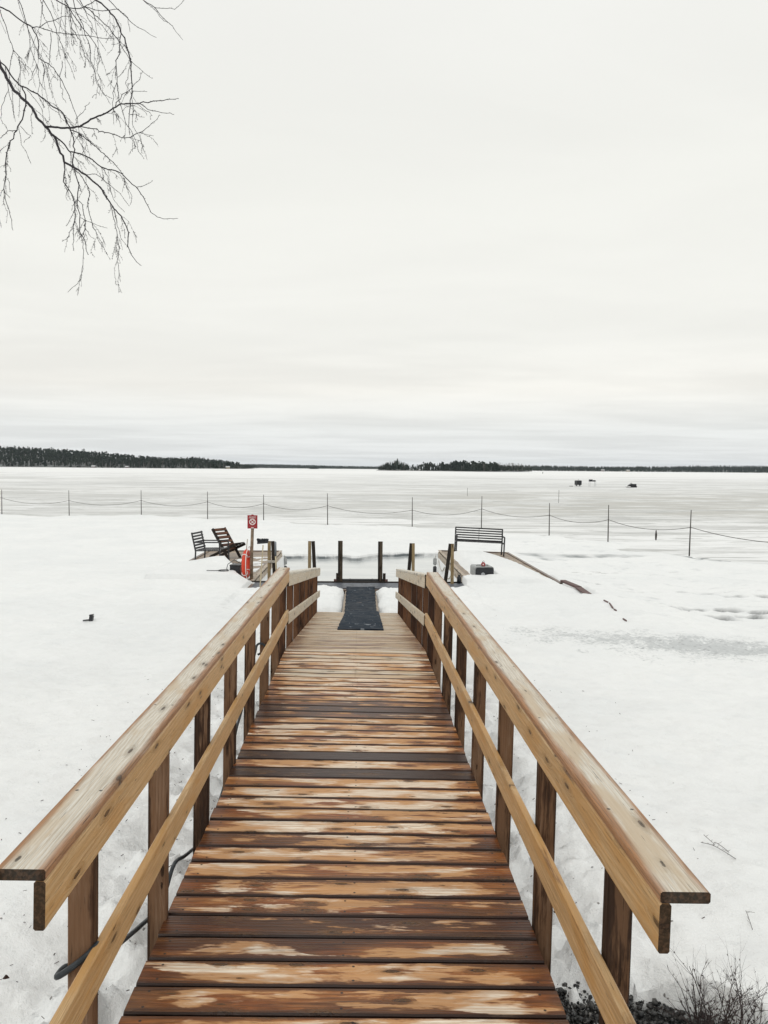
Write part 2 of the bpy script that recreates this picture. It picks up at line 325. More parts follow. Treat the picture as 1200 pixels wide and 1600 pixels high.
def mat_ice():
    s = NT('snow_covered_lake_ice'); P = s.pos(); x, y, z = s.sep(P)
    def st(a, b, det=4., rough=.55, dist=.3, off=0.0):
        return s.noise(s.xyz(s.math('ADD', s.math('MULTIPLY', x, a), off), s.math('MULTIPLY', y, b), 0.0), 1.0, det, rough, dist)
    a = st(.03, .10, 6, .65, 1.0); b = st(.10, .55, 6, .65, 1.0, 7.); c3 = st(.5, 2.2, 5, .65, .6, 3.); w = st(.004, .02, 3, .5, .2, 11.)
    # grey wet belt from about 50 to 260 m out, strongest on the right
    belt = s.math('MULTIPLY', s.mr(y, 30, 62), s.mr(y, 420, 120))
    g = s.mr(a, .42, .62); g2 = s.mr(b, .47, .66); g3 = s.mr(c3, .5, .72)
    m = s.math('MULTIPLY', belt, s.math('MULTIPLY', g, s.mr(g2, 0, 1, .35, 1.0)))
    c = s.mix(s.mr(w, .35, .65), (.90, .905, .90), (.84, .85, .85))
    c = s.mix(s.math('MULTIPLY', m, .80), c, (.50, .50, .475))
    c = s.mix(s.math('MULTIPLY', s.math('MULTIPLY', g2, g3), s.mr(y, 260, 60, .1, .55)), c, (.52, .54, .545))
    # faint vehicle tracks and wind streaks
    k1 = st(.05, .40, 7, .7, 1.6, 41.); k2 = st(.22, 1.3, 6, .7, 1.2, 57.)
    for (fa, fb, o_, lo, hi, y0_, y1_, y2_, y3_, am) in ((.05, .085, 91., .50, .56, 50, 70, 260, 130, .55), (.018, .028, 103., .48, .55, 110, 170, 800, 350, .42), (.16, .22, 117., .51, .58, 46, 56, 130, 75, .6)):
        k_ = st(fa, fb, 8, .72, 1.0, o_); c = s.mix(s.math('MULTIPLY', s.math('MULTIPLY', s.mr(k_, lo, hi), am), s.math('MULTIPLY', s.mr(y, y0_, y1_), s.mr(y, y2_, y3_))), c, (.47, .475, .46))
    right = s.mr(x, -25, 45, .72, 1.05)
    c = s.mix(s.math('MULTIPLY', s.math('MULTIPLY', s.mr(k1, .50, .58), s.mr(y, 500, 80, .2, 1.0)), s.math('MULTIPLY', right, .62)), c, (.42, .425, .41))
    c = s.mix(s.math('MULTIPLY', s.math('MULTIPLY', s.mr(k2, .52, .60), s.mr(y, 220, 60)), s.math('MULTIPLY', right, .75)), c, (.36, .365, .35))
    b3 = st(.05, .09, 6, .65, 1.4, 71.)
    c = s.mix(s.math('MULTIPLY', s.math('MULTIPLY', s.mr(b3, .42, .56), s.math('MULTIPLY', s.mr(y, 52, 66), s.mr(y, 150, 90))), s.mr(x, -15, 25, .12, .75)), c, (.47, .46, .42))
    far = s.mr(y, 250, 700)
    c = s.mix(far, c, (.89, .895, .89))
    h = s.math('ADD', s.noise(P, 1.3, 4, .6), s.math('MULTIPLY', s.noise(P, 9., 3, .6), .3))
    return s.base(c, .5, s.bump(h, .3, .05), spec=.35)
M['ice'] = mat_ice()

def mat_water():
    s = NT('slushy_open_water'); P = s.pos(); x, y, z = s.sep(P)
    n = s.noise(s.xyz(s.math('MULTIPLY', x, 2.), s.math('MULTIPLY', y, 7.), 0.0), 1., 4, .5, .3)
    n2 = s.noise(s.xyz(s.math('MULTIPLY', x, .5), s.math('MULTIPLY', y, .9), 0.0), 1., 3, .5, .3)
    c = s.mix(s.mr(n2, .35, .65), (.56, .585, .59), (.66, .68, .67))
    return s.base(c, .12, s.bump(n, .12, .02), spec=.6)
M['water'] = mat_water()

def mat_matting():
    s = NT('ribbed_black_rubber_mat'); P = s.obj(); x, y, z = s.sep(P)
    n = s.noise(P, 6, 4, .6); f = s.noise(s.vm('MULTIPLY', P, (60., 9., 9.)), 1, 3, .6)
    c = s.mix(s.mr(n, .35, .7), (.007, .012, .021), (.016, .025, .038))
    c = s.mix(s.mr(f, .66, .75, 0, .3), c, (.14, .16, .19))
    rb = s.math('ABSOLUTE', s.math('SINE', s.math('MULTIPLY', s.math('ADD', y, s.math('MULTIPLY', n, .02)), 13.1)))
    c = s.mix(s.mr(rb, .80, 1.0, 0, .35), c, (.06, .08, .105))  # paler rib crests: their highlight is painted into the colour
    c = s.mix(s.mr(s.math('ADD', n, s.math('MULTIPLY', f, .3)), .78, .86, 0, .5), c, (.45, .48, .52))
    return s.base(c, s.mr(n, .3, .7, .45, .75), s.bump(f, .4, .004), spec=.06)
M['mat'] = mat_matting()
M['matgrey'] = plain('worn_grey_rubber_mat', (.09, .10, .12), .5, 7, .35, .3, .006)

def mat_conifer():
    s = NT('dark_conifer_needles'); P = s.pos()
    n = s.noise(P, .05, 3, .6); n2 = s.noise(P, .5, 2, .6)
    c = s.mix(s.mr(n, .35, .65), (.022, .033, .032), (.038, .052, .042))
    c = s.mix(s.mr(n2, .45, .7, 0, .6), c, (.055, .06, .05))
    return s.base(c, .9, spec=.1)
M['conifer'] = mat_conifer()
M['birchfar'] = plain('pale_distant_birch_bark', (.20, .185, .175), .9, .3, .3)
M['forestfloor'] = plain('forest_floor_snow', (.16, .17, .17), .9, .02, .6)

# ---------------------------------------------------------------- object helpers
def tag(o, label=None, cat=None, group=None, kind=None):
    if label: o['label'] = label
    if cat: o['category'] = cat
    if group: o['group'] = group
    if kind: o['kind'] = kind
    return o
def empty(name, loc=(0, 0, 0), rz=0.0, **k):
    o = bpy.data.objects.new(name, None); o.location = loc; o.rotation_euler = (0, 0, rz)
    o.empty_display_size = .1; COL.objects.link(o); return tag(o, **k)
class MB:
    """collects geometry, becomes one mesh"""
    def __init__(s): s.v = []; s.f = []
    def add(s, v, f):
        b = len(s.v); s.v += [tuple(q) for q in v]; s.f += [tuple(i + b for i in q) for q in f]; return s
    def box(s, c, d, R=None, bev=0.0):
        x, y, z = (k / 2 for k in d); c = Vector(c)
        if bev <= 0:
            vs = [Vector((i * x, j * y, k * z)) for i in (-1, 1) for j in (-1, 1) for k in (-1, 1)]
            fs = [(0, 1, 3, 2), (4, 6, 7, 5), (0, 4, 5, 1), (2, 3, 7, 6), (0, 2, 6, 4), (1, 5, 7, 3)]
        else:
            b = bev
            prof = [(y - b, z), (y, z - b), (y, -z + b), (y - b, -z), (-y + b, -z), (-y, -z + b), (-y, z - b), (-y + b, z)]
            vs = [Vector((i * x, p, q)) for i in (-1, 1) for p, q in prof]
            fs = [tuple(range(7, -1, -1))[::-1], tuple(range(8, 16))[::-1]]
            fs[0] = tuple(range(8)); fs[1] = tuple(reversed(range(8, 16)))
            fs += [(i, i + 8, (i + 1) % 8 + 8, (i + 1) % 8) for i in range(8)]
        if R is not None: vs = [R @ v for v in vs]
        return s.add([v + c for v in vs], fs)
    def bar(s, a, b, w, h, up=(0, 0, 1), bev=0.0):
        a = Vector(a); b = Vector(b); d = b - a; X = d.normalized(); Y = Vector(up).cross(X).normalized(); Z = X.cross(Y)
        return s.box((a + b) / 2, (d.length, w, h), Matrix((X, Y, Z)).transposed(), bev)
    def tube(s, pts, r, n=8, cap=True):
        pts = [Vector(p) for p in pts]; rs = r if isinstance(r, (list, tuple)) else [r] * len(pts)
        vs = []; fs = []; prevn = None
        for i, p in enumerate(pts):
            t = (pts[min(i + 1, len(pts) - 1)] - pts[max(i - 1, 0)])
            t = t.normalized() if t.length > 1e-9 else Vector((0, 0, 1))
            if prevn is None:
                a = Vector((0, 0, 1)) if abs(t.z) < .9 else Vector((1, 0, 0)); nn = a.cross(t).normalized()
            else:
                nn = prevn - t * prevn.dot(t); nn = nn.normalized() if nn.length > 1e-6 else t.orthogonal().normalized()
            prevn = nn; bb = t.cross(nn)
            for k in range(n):
                a = 2 * math.pi * k / n; vs.append(p + (nn * math.cos(a) + bb * math.sin(a)) * rs[i])
        for i in range(len(pts) - 1):
            for k in range(n):
                k2 = (k + 1) % n; fs.append((i * n + k, i * n + k2, (i + 1) * n + k2, (i + 1) * n + k))
        if cap: fs.append(tuple(reversed(range(n)))); fs.append(tuple(range((len(pts) - 1) * n, len(pts) * n)))
        return s.add(vs, fs)
    def mesh(s, name, mat, smooth=False):
        me = bpy.data.meshes.new(name); me.from_pydata(s.v, [], s.f); me.update()
        if mat: me.materials.append(mat)
        if smooth: me.shade_smooth()
        return me
    def build(s, name, mat, parent=None, smooth=False, loc=None, color=None):
        o = bpy.data.objects.new(name, s.mesh(name, mat, smooth)); COL.objects.link(o)
        if parent: o.parent = parent
        if loc: o.location = loc
        if color: o.color = (*color, 1)
        return o
def inst(name, me, parent=None, mw=None, color=None):
    o = bpy.data.objects.new(name, me); COL.objects.link(o)
    if parent: o.parent = parent
    if mw is not None: o.matrix_local = mw
    if color: o.color = (*color, 1)
    return o
def frame(a, b, up):
    """matrix with local X from a to b, Z near up, origin in the middle"""
    a = Vector(a); b = Vector(b); X = (b - a).normalized(); Y = Vector(up).cross(X).normalized(); Z = X.cross(Y)
    m = Matrix((X, Y, Z)).transposed().to_4x4(); m.translation = (a + b) / 2; return m
def np_mesh(name, V, Fq, mat, smooth=True):
    me = bpy.data.meshes.new(name); n = Fq.shape[1]
    me.vertices.add(len(V)); me.vertices.foreach_set('co', V.astype(np.float32).ravel())
    me.loops.add(Fq.size); me.loops.foreach_set('vertex_index', Fq.astype(np.int32).ravel())
    me.polygons.add(len(Fq)); me.polygons.foreach_set('loop_start', np.arange(0, Fq.size, n, dtype=np.int32))
    me.polygons.foreach_set('loop_total', np.full(len(Fq), n, dtype=np.int32))
    me.update(calc_edges=True); me.materials.append(mat)
    if smooth: me.shade_smooth()
    return me
# ---------------------------------------------------------------- terrain
def lattice(seed, n=256):
    return np.random.default_rng(seed).random((n, n))
def vnoise(X, Y, seed):
    L = lattice(seed); n = 256
    xi = np.floor(X).astype(int); yi = np.floor(Y).astype(int); fx = X - xi; fy = Y - yi
    fx = fx * fx * (3 - 2 * fx); fy = fy * fy * (3 - 2 * fy)
    a = L[xi % n, yi % n]; b = L[(xi + 1) % n, yi % n]; c = L[xi % n, (yi + 1) % n]; d = L[(xi + 1) % n, (yi + 1) % n]
    return (a * (1 - fx) + b * fx) * (1 - fy) + (c * (1 - fx) + d * fx) * fy - .5
def fbm(X, Y, s, seed, o=4, g=.5):
    r = 0; a = 1
    for i in range(o):
        r = r + a * vnoise(X * s * 2 ** i + 17.3 * i, Y * s * 2 ** i + 5.1 * i, seed + i); a *= g
    return r
def sst(v, lo, hi):
    t = np.clip((v - lo) / (hi - lo), 0, 1); return t * t * (3 - 2 * t)
ZD = EYE - 1.82327
SL1, TAU, KY = .016054, .0217, 8.19
SL2 = .1216
def deck_z(Y):
    return np.where(Y < KY, ZD - SL1 * Y, ZD - SL1 * KY - SL2 * (Y - KY))
BX = [-80, -26.2, -21, -15.3, -10.5, -6.3, -2, 3.3, 7.3, 10.2, 12.0, 14.0, 16, 20, 27, 40]
BY = [66, 57.1, 56.1, 54.6, 53.7, 50.9, 49, 47.3, 45.6, 41.1, 36.7, 32.1, 29, 24, 18, 11]
STEPS = [(6.39, 21.47), (6.96, 21.33), (7.41, 20.99), (7.08, 20.02), (6.77, 19.36), (7.78, 20.18), (8.56, 20.67), (9.13, 20.88), (9.18, 20.07), (9.7, 20.65), (10.43, 20.97), (9.82, 19.55), (10.9, 20.69), (10.58, 19.53), (6.58, 16.7), (5.92, 16.13), (6.73, 15.91), (7.29, 16.21), (7.24, 15.11), (8.02, 16.16), (8.05, 15.26), (8.55, 15.79)]
def ground(X, Y):
    T = np.interp(Y, [-3, 0, 3, 6, 10, 14, 18, 22, 27, 34, 45, 66], [1.72, 1.6, 1.40, 1.22, 1.06, .95, .86, .64, .40, .24, .17, .14])
    T = T + fbm(X, Y, .18, 3, 4) * .10 * sst(np.abs(X), .5, 3)
    # the right flank falls away beyond the dock, the left a little too
    T = T - sst(X, 5.2, 7.5) * sst(Y, 8, 17) * (1 - sst(Y, 24, 40)) * .30
    T = T - sst(X, 5.15, 5.5) * sst(Y, 17, 19) * (1 - sst(Y, 26, 30)) * .12
    T = T - sst(-X, 5.1, 5.6) * sst(Y, 21, 23.5) * (1 - sst(Y, 27, 30)) * .15
    T = T - sst(X, 1.0, 3.5) * (1 - sst(Y, 3, 8)) * .10
    # left drift around the buried stub
    T = T + .12 * np.exp(-(((X + 3.5) / 1.1) ** 2 + ((Y - 13.4) / .6) ** 2))
    # surface relief
    T = T + fbm(X, Y, .7, 21, 4) * .115 + fbm(X, Y, 3.5, 33, 5, .6) * .030
    nearb = (1 - sst(np.abs(np.abs(X) - 1.0), .1, .7)) * (1 - sst(Y, 7, 13))
    T = T + nearb * (fbm(X, Y, 5., 43, 5, .6) * .20 - .09)
    for sg_ in (-1, 1):
        for k in range(14):
            yy = 2.24 + .88 * k; r2 = ((X - sg_ * .84) / .17) ** 2 + ((Y - yy) / .15) ** 2
            T = T - .17 * np.exp(-r2)
    Y0 = 12.3 - .17 * X
    pm = np.exp(-(((X - 5.4) / 2.4) ** 2 + ((Y - Y0) / .8) ** 2))
    T = T + pm * (fbm(X, Y, 8., 53, 3, .6) * .05 - .02)
    for i, (a, b) in enumerate(STEPS):
        if i % 5 == 3: a += .1
        an = .15 * math.sin(i * 2.1); dx = (X - a) * math.cos(an) + (Y - b) * math.sin(an); dy = -(X - a) * math.sin(an) + (Y - b) * math.cos(an)
        q = (np.abs(dx) / .26) ** 4 + (np.abs(dy + .05 * np.sin(X * 15 + i)) / .19) ** 5
        T = T - (.34 if b < 18 else .22) * np.exp(-q)
    # lowered under the bridge
    ud = (1 - sst(np.abs(X), .76, 1.0)) * (1 - sst(Y, 14.5, 14.6))
    lim = deck_z(Y) - .13 - .18 * (1 - sst(Y, 9, 13.5))
    T = np.where(ud > 0, T * (1 - ud) + np.minimum(T, lim) * ud, T)
    # thawed gravel bank in the lower right
    gd = ((X - .9) / 1.15) ** 2 + ((Y - 2.3) / 1.02) ** 2 + fbm(X, Y, 4., 77, 4) * .45
    T = T - (1 - sst(gd, .84, 1.08)) * .5 * (X > .3)
    # landing between the bridge end and the docks
    la = sst(Y, 14.3, 14.5) * (1 - sst(Y, 17.75, 18.0))
    inl = 1 - sst(np.abs(X), 2.2, 3.2)
    lump = .90 + .03 * np.sin(X * 3 + 1) + fbm(X, Y, 2.2, 5, 5, .6) * .11
    ax = np.abs(X - .06)
    edge = np.clip((ax - .37 - .03 * np.sin(Y * 3.1)) / .28, 0, 1); edge2 = np.clip((17.85 - .25 * np.abs(ax - 1.0) - Y) / .3, 0, 1); edge3 = np.clip((Y - 14.36) / .25, 0, 1)
    rnd_ = lambda e: np.sqrt(np.clip(1 - (1 - e) ** 2, 0, 1))
    L = np.where((edge > 0) & (edge2 > 0), .70 + (lump - .70) * np.minimum(rnd_(edge), np.minimum(rnd_(edge2), .4 + .6 * rnd_(edge3))), .60)
    inside = (Y > 14.30) & (Y < 19.15) & (np.abs(X) < 2.62)
    T = np.where(inside, L, T)
    # left dock: snow piled over its near end
    YsL = np.interp(X, [-5.4, -5.2, -4.7, -4.2, -3.8, -3.4, -3.2, -2.95, -2.6], [21.5, 21.9, 22.2, 22.6, 22.8, 21.5, 20.4, 19.5, 18.9]) + .12 * fbm(X, Y, 2.4, 8, 3)
    onL = (X > -5.22) & (X < -2.55) & (Y > 18.9) & (Y < 26.5)
    sL = np.minimum(.03 + .34 * (YsL - Y), .22 + .13 * np.exp(-(((X + 3.9) / .55) ** 2 + ((Y - 21.7) / .7) ** 2)))
    patchL = fbm(X, Y, 1.6, 64, 3) * .10 - .018 - .05 * (X < -3.75) - .1 * sst(Y, 25.2, 25.9)
    T = np.where(onL, np.where(sL > 0, .75 + sL, np.where((patchL > 0) & (X < -2.8), .753 + patchL * .6, .58)), T)
    # right dock
    onR = (X > 2.62) & (X < 5.42) & (Y > 18.4) & (Y < 27.0)
    sR = np.minimum(np.minimum((X - 2.98) * .7, (np.interp(X, [2.6, 5.4], [25.75, 25.0]) - Y) * .35), .20)
    xo = np.interp(Y, [18.3, 19, 21, 23, 25.3], [5.12, 5.08, 5.0, 4.90, 4.62]) + .05 * fbm(X, Y, 4, 90, 3)
    sR = np.minimum(sR, (xo - X) * .28)
    cor = np.interp(X, [2.5, 2.75, 3.1, 3.4], [19.2, 19.55, 20.0, 20.0])
    nearR = np.clip((cor - Y) * .6, -1, .18)
    sR = np.maximum(sR, np.where(X < 3.3, nearR, -1))
    sR = sR + np.where(sR > .02, fbm(X, Y, 1.2, 71, 3) * .04, 0)
    sR = np.where((X > 2.9) & (X < 3.5) & (Y > 19.3) & (Y < 19.9), np.minimum(sR, .075), sR)
    T = np.where(onR, np.where(sR > 0, .75 + sR, .56), T)
    # the buried gangway edge melts a slot in the snow
    gxl = np.interp(Y, [16.75, 18.25, 19.4], [5.185, 5.32, 5.24]); gs = (np.abs(X - gxl) < .085) & (Y > 16.75) & (Y < 19.45)
    gw = (X < gxl + .09) & (X > 3.5) & (Y > 16.6) & (Y < 19.6)
    T = np.where(gw, np.minimum(T, .735 + .26 * np.maximum(0, gxl - .075 - X) + .3 * np.maximum(0, 16.75 - Y)), T)
    # open water
    Ye = np.interp(X, [-4, -3, -.8, -.3, 0, .5, 1, 3.3, 4.6], [30.6, 31.1, 31.0, 30.3, 30.2, 31.2, 31.8, 32.1, 31.6]) + fbm(X, X * 0, 1.5, 99, 3) * .35
    T = T * (1 - .62 * (1 - sst(np.abs(Y - Ye), .0, 3.0)) * (Y > 27))
    pool = ((X > -2.55) & (X < 2.72) & (Y > 19.15) & (Y < Ye)) | ((X > -4.2) & (X < 4.7) & (Y > 26.9) & (Y < Ye))
    T = np.where(pool, -.3, T)
    und = ((np.abs(X) < 5.2) & (Y > 26.3) & (Y < 26.95) & ((X < -2) | (X > 2.4)))
    T = np.where(und, -.2, T)
    # bank ends in a low edge on the ice
    Yb = np.interp(X, BX, BY); sl = np.gradient(np.interp(np.linspace(-80, 40, 400), BX, BY), 120 / 399); slx = np.interp(X, np.linspace(-80, 40, 400), sl)
    s = (Yb - Y) / np.sqrt(1 + slx ** 2) + fbm(X, Y, .35, 15, 4) * 2.2
    e = sst(s, -.6, 1.8)
    T = np.where(T > 0, T * e - .06 * (1 - e), T)
    return T
def seg(*a):
    r = []
    for lo, hi, st in a: r.append(np.arange(lo, hi - 1e-6, st))
    return np.concatenate(r)
gx = seg((-78, -30, 1.2), (-30, -12, .35), (-12, -5.5, .08), (-5.5, -2.4, .05), (-2.4, -.7, .03), (-.7, .7, .07), (.7, 3.2, .03), (3.2, 5.6, .05), (5.6, 12, .06), (12, 18, .15), (18, 38.1, .6))
gy = seg((-4, 1, .2), (1, 10, .035), (10, 14.2, .05), (14.2, 20.2, .04), (20.2, 27, .06), (27, 33, .08), (33, 40, .2), (40, 68, .35))
GX, GY = np.meshgrid(gx, gy)
GZ = ground(GX, GY)
V = np.stack([GX, GY, GZ], -1).reshape(-1, 3)
ny, nx = GX.shape
idx = np.arange(ny * nx).reshape(ny, nx)
Fq = np.stack([idx[:-1, :-1], idx[:-1, 1:], idx[1:, 1:], idx[1:, :-1]], -1).reshape(-1, 4)
STEP_SHADE = np.zeros_like(GX)  # footprint mask: wet bottoms plus painted shade up the far walls
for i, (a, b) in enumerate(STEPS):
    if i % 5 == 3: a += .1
    STEP_SHADE = np.maximum(STEP_SHADE, (1.0 if b < 18 else .6) * np.exp(-((np.abs(GX - a) / .26) ** 6 + (np.abs(GY - b - .045 + .05 * np.sin(GX * 15 + i)) / .18) ** 6)))
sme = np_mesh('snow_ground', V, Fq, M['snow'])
sme.attributes.new('slush_shade', 'FLOAT', 'POINT').data.foreach_set('value', STEP_SHADE.astype(np.float32).ravel())
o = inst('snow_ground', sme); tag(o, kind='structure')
def gz(x, y):
    return float(ground(np.array([[x, x]], float), np.array([[y, y]], float))[0, 0])

def hole_sheet(name, xs, ys, z, mat, skip):
    vs = [(x, y, z) for y in ys for x in xs]; n = len(xs)
    fs = [(j * n + i, j * n + i + 1, (j + 1) * n + i + 1, (j + 1) * n + i) for j in range(len(ys) - 1) for i in range(n - 1) if not skip(i, j)]
    return MB().add(vs, fs).build(name, mat)
# the frozen lake, with an opening under the pool and the shore bank
o = hole_sheet('lake_ice', (-14000, -6, 6, 14000), (-30, 18, 36, 24000), 0.0, M['ice'], lambda i, j: i == 1 and j == 1)
tag(o, kind='structure')
o = MB().add([(-6, 18, -.05), (6, 18, -.05), (6, 36, -.05), (-6, 36, -.05)], [(0, 1, 2, 3)]).build('water', M['water']); tag(o, kind='structure')
o = MB().add([(-.3, .9, 1.20), (2.3, .9, 1.20), (2.3, 3.6, 1.17), (-.3, 3.6, 1.17)], [(0, 1, 2, 3)]).build('gravel_bank', M['stone']); tag(o, kind='structure')
# stones on the thawed bank
def ico(sub=1):
    bm = bmesh.new(); bmesh.ops.create_icosphere(bm, subdivisions=sub, radius=1)
    v = np.array([q.co[:] for q in bm.verts]); f = np.array([[q.index for q in p.verts] for p in bm.faces]); bm.free(); return v, f
iv, if_ = ico(1)
pts = []; SV = []; SF = []
for k in range(19000):
    x = random.uniform(.3, 2.2); y = random.uniform(1.9, 3.45)
    gd = ((x - .9) / 1.2) ** 2 + ((y - 2.3) / 1.08) ** 2
    if gd > 1.1: continue
    r = random.choice((.003, .004, .005, .006, .008, .014)) * random.uniform(.8, 1.5)
    sc_ = np.array([random.uniform(.8, 1.4), random.uniform(.7, 1.1), random.uniform(.5, .9)]) * r
    a = random.uniform(0, 6.28); rot = np.array([[math.cos(a), -math.sin(a), 0], [math.sin(a), math.cos(a), 0], [0, 0, 1]])
    v = (iv * (1 + .25 * (np.random.rand(len(iv), 1) - .5)) * sc_) @ rot.T + np.array([x, y, 1.195 + random.uniform(-.004, .028)])
    SF.append(if_ + sum(len(q) for q in SV[-1:]) * 0 + len(iv) * len(SV)); SV.append(v)
o = inst('gravel', np_mesh('gravel', np.concatenate(SV), np.concatenate(SF), M['stone'], False))
tag(o, 'dark wet gravel in the thawed patch beside the bridge', 'gravel', kind='stuff')

# ---------------------------------------------------------------- the footbridge
bridge = empty('footbridge', (0, 8, 0), label='wooden footbridge with wet brown planks and handrails leading down to the frozen lake', cat='bridge')
BI = Matrix.Translation((0, -8, 0))
a1, a2 = math.atan(SL1), math.atan(SL2)
E1 = Matrix(((math.cos(TAU), 0, math.sin(TAU)), (0, math.cos(a1), math.sin(a1)), (-math.sin(TAU), -math.sin(a1), 1)))
TAU2 = .012
zk = ZD - SL1 * KY
def S1(x, y, h):
    return Vector((x * math.cos(TAU) + h * math.sin(TAU), y, ZD - SL1 * y - math.sin(TAU) * x + h))
def S2(x, y, h):
    return Vector((x * math.cos(TAU2) + h * math.sin(TAU2), y, zk - SL2 * (y - KY) - math.sin(TAU2) * x + h))
def S(x, y, h): return S1(x, y, h) if y < KY else S2(x, y, h)
def up1(): return (Vector((1, 0, -TAU)).cross(Vector((0, 1, -SL1)))).normalized()
def up2(): return (Vector((1, 0, -TAU2)).cross(Vector((0, 1, -SL2)))).normalized()
plank_me = [MB().box((0, 0, 0), (1.51 + random.uniform(-.006, .006), .1385, .028), None, .006).mesh('plank', M['deck']) for _ in range(4)]
plank_far = MB().box((0, 0, 0), (1.51, .1385, .028), None, .006).mesh('plank', M['deckfar'])
wetlist = {-1: (.60, .15), 0: (.58, .40), 1: (.54, .40), 2: (.66, .58), 3: (.72, .70), 4: (.60, .45), 5: (.55, .40), 6: (.48, .2), 7: (.52, .25), 8: (.62, .5), 9: (.42, .1), 10: (.52, .2), 11: (.42, .15), 12: (.4, .1), 13: (.5, .1), 14: (.95, 1.0), 15: (.45, .15), 16: (1.0, 1.1), 17: (.42, .1), 18: (.5, .2), 19: (.42, .1), 20: (.5, .3), 21: (.55, .4), 22: (.7, .7), 23: (.78, .8), 24: (.7, .6), 25: (.55, .4), 26: (.5, .2), 27: (.42, .1), 28: (.4, .1), 29: (.35, .1), 30: (.4, .1), 31: (.3, 0), 32: (.4, .1)}
Y0 = 2.5264
k = -12
while True:
    y = Y0 + .15 * (k + .5)
    if y > KY - .03: break
    w = wetlist.get(k, (.60, .3) if k < 0 else (.32, .1))
    a = S1(-.755, y, -.014 + random.uniform(-.0012, .0012)); b = S1(.755, y, -.014 + random.uniform(-.0012, .0012))
    b.y += random.uniform(-.002, .002); a.y += random.uniform(-.002, .002)
    if k % 2: a, b = b, a
    inst('plank', plank_far if random.random() < (k - 29) / 12 else random.choice(plank_me), bridge, BI @ frame(a, b, up1()), (w[0], w[1], 0))
    k += 1
y = KY + .085
i = 0
while y < 14.42:
    a = S2(-.755, y, -.014 + random.uniform(-.0012, .0012)); b = S2(.755, y, -.014 + random.uniform(-.0012, .0012))
    if random.random() < .5: a, b = b, a
    w = random.choice((.2, .3, .4, .5)) + .25 * max(0, 1 - i / 22)
    inst('plank', plank_far, bridge, BI @ frame(a, b, up2()), (w, .05, 0)); y += .15; i += 1
# stringers under the planks
for x in (-.70, 0, .70):
    for A, B_, fn in ((.8, KY - .02, S1), (KY + .02, 14.40, S2)):
        a = fn(x, A, -.105); b = fn(x, B_, -.105)
        L = (b - a).length
        MB().box((0, 0, 0), (L, .048, .148), None, .003).build('stringer', M['post'], bridge, color=(.7, .6, 0)).matrix_local = BI @ frame(a, b, (0, 0, 1))
# posts
PL = [2.24, 3.10, 3.97, 4.84, 5.71, 6.60, 7.45, 8.12, 9.05, 10.0, 10.95, 11.9, 12.85, 13.7, 14.3]
PR = [2.20, 3.08, 3.95, 4.83, 5.72, 6.60, 7.45, 8.10, 8.75, 9.7, 10.65, 11.6, 12.55, 13.5, 14.3]
for sgn, PP in ((-1, PL), (1, PR)):
    for y in PP:
        top = S(sgn * .794, y, .845 if y < KY else .80)
        bot = Vector((sgn * .794, y, gz(sgn * .80, y) - .12))
        if y < 3.6: bot.z = min(bot.z, 1.0)
        bot.x += (top.x - sgn * .794) * -.3
        L = (top - bot).length
        o = MB().box((0, 0, 0), (L, .076, .046), None, .004).build('post', M['postnear'] if y < KY - .3 else M['post'], bridge, color=(random.uniform(.35, .75), random.uniform(.1, .5) + (.1 if y < KY else -.1) - (.3 if sgn < 0 and y < 2.5 else 0), 0))
        X = (top - bot).normalized(); Yv = (Vector((1, 0, 0)) - X * X.x).normalized(); Zv = X.cross(Yv)
        mm = Matrix((X, Yv, Zv)).transposed().to_4x4(); mm.translation = (top + bot) / 2
        o.matrix_local = BI @ mm
# rails
def rail(name, fn, x, h, y0, y1, size, mat, col, up):
    a = fn(x, y0, h); b = fn(x, y1, h); L = (b - a).length
    n = 1
    o = MB().box((0, 0, 0), (L, size[0], size[1]), None, .0045).build(name, mat, bridge, color=col)
    X = (b - a).normalized(); Yv = (Vector((1, 0, -TAU)) - X * Vector((1, 0, -TAU)).dot(X)).normalized(); Zv = X.cross(Yv) * (-1)
    if size[0] < size[1] * .9:  # upright board: width runs up
        pass
    mm = Matrix((X, -Yv, -X.cross(Yv))).transposed().to_4x4()
    if mm.determinant() < 0: mm = Matrix((X, Yv, X.cross(Yv))).transposed().to_4x4()
    mm.translation = (a + b) / 2; o.matrix_local = BI @ mm; return o
def upright(name, fn, x, h, y0, y1, mat, col):
    a = fn(x, y0, h); b = fn(x, y1, h); L = (b - a).length
    o = MB().box((0, 0, 0), (L, .12, .028), None, .0045).build(name, mat, bridge, color=col)
    X = (b - a).normalized(); N = (Vector((1, 0, -TAU)) - X * Vector((1, 0, -TAU)).dot(X)).normalized(); Y_ = N.cross(X)
    mm = Matrix((X, Y_, N)).transposed().to_4x4(); mm.translation = (a + b) / 2; o.matrix_local = BI @ mm; return o
for sgn in (-1, 1):
    yn = 1.80 if sgn < 0 else 1.735
    rail('handrail', S1, sgn * .787, .865, yn, KY - (.02 if sgn < 0 else .10), (.12, .028), M['railtop'], (.16, .05, 0), None)
    upright('side_board', S1, sgn * .741, .789, yn, KY - .06, M['railside'], (.10, .10, 0) if sgn < 0 else (.22, .3, 0))
    upright('middle_rail', S1, sgn * .741, .372, 1.25, KY - .05, M['railside'], (.10, .08, 0) if sgn < 0 else (.2, .2, 0))
    rail('handrail', S2, sgn * .787, .818, KY + .03, 14.72, (.12, .028), M['railtopfar'], (.10, 0, 0), None)
    upright('side_board', S2, sgn * .741, .742, KY + .01, 14.72, M['railsidefar'], (.02, 0, 0))
    upright('middle_rail', S2, sgn * .741, .33, KY + .01, 14.74, M['railsidefar'], (.02, 0, 0))

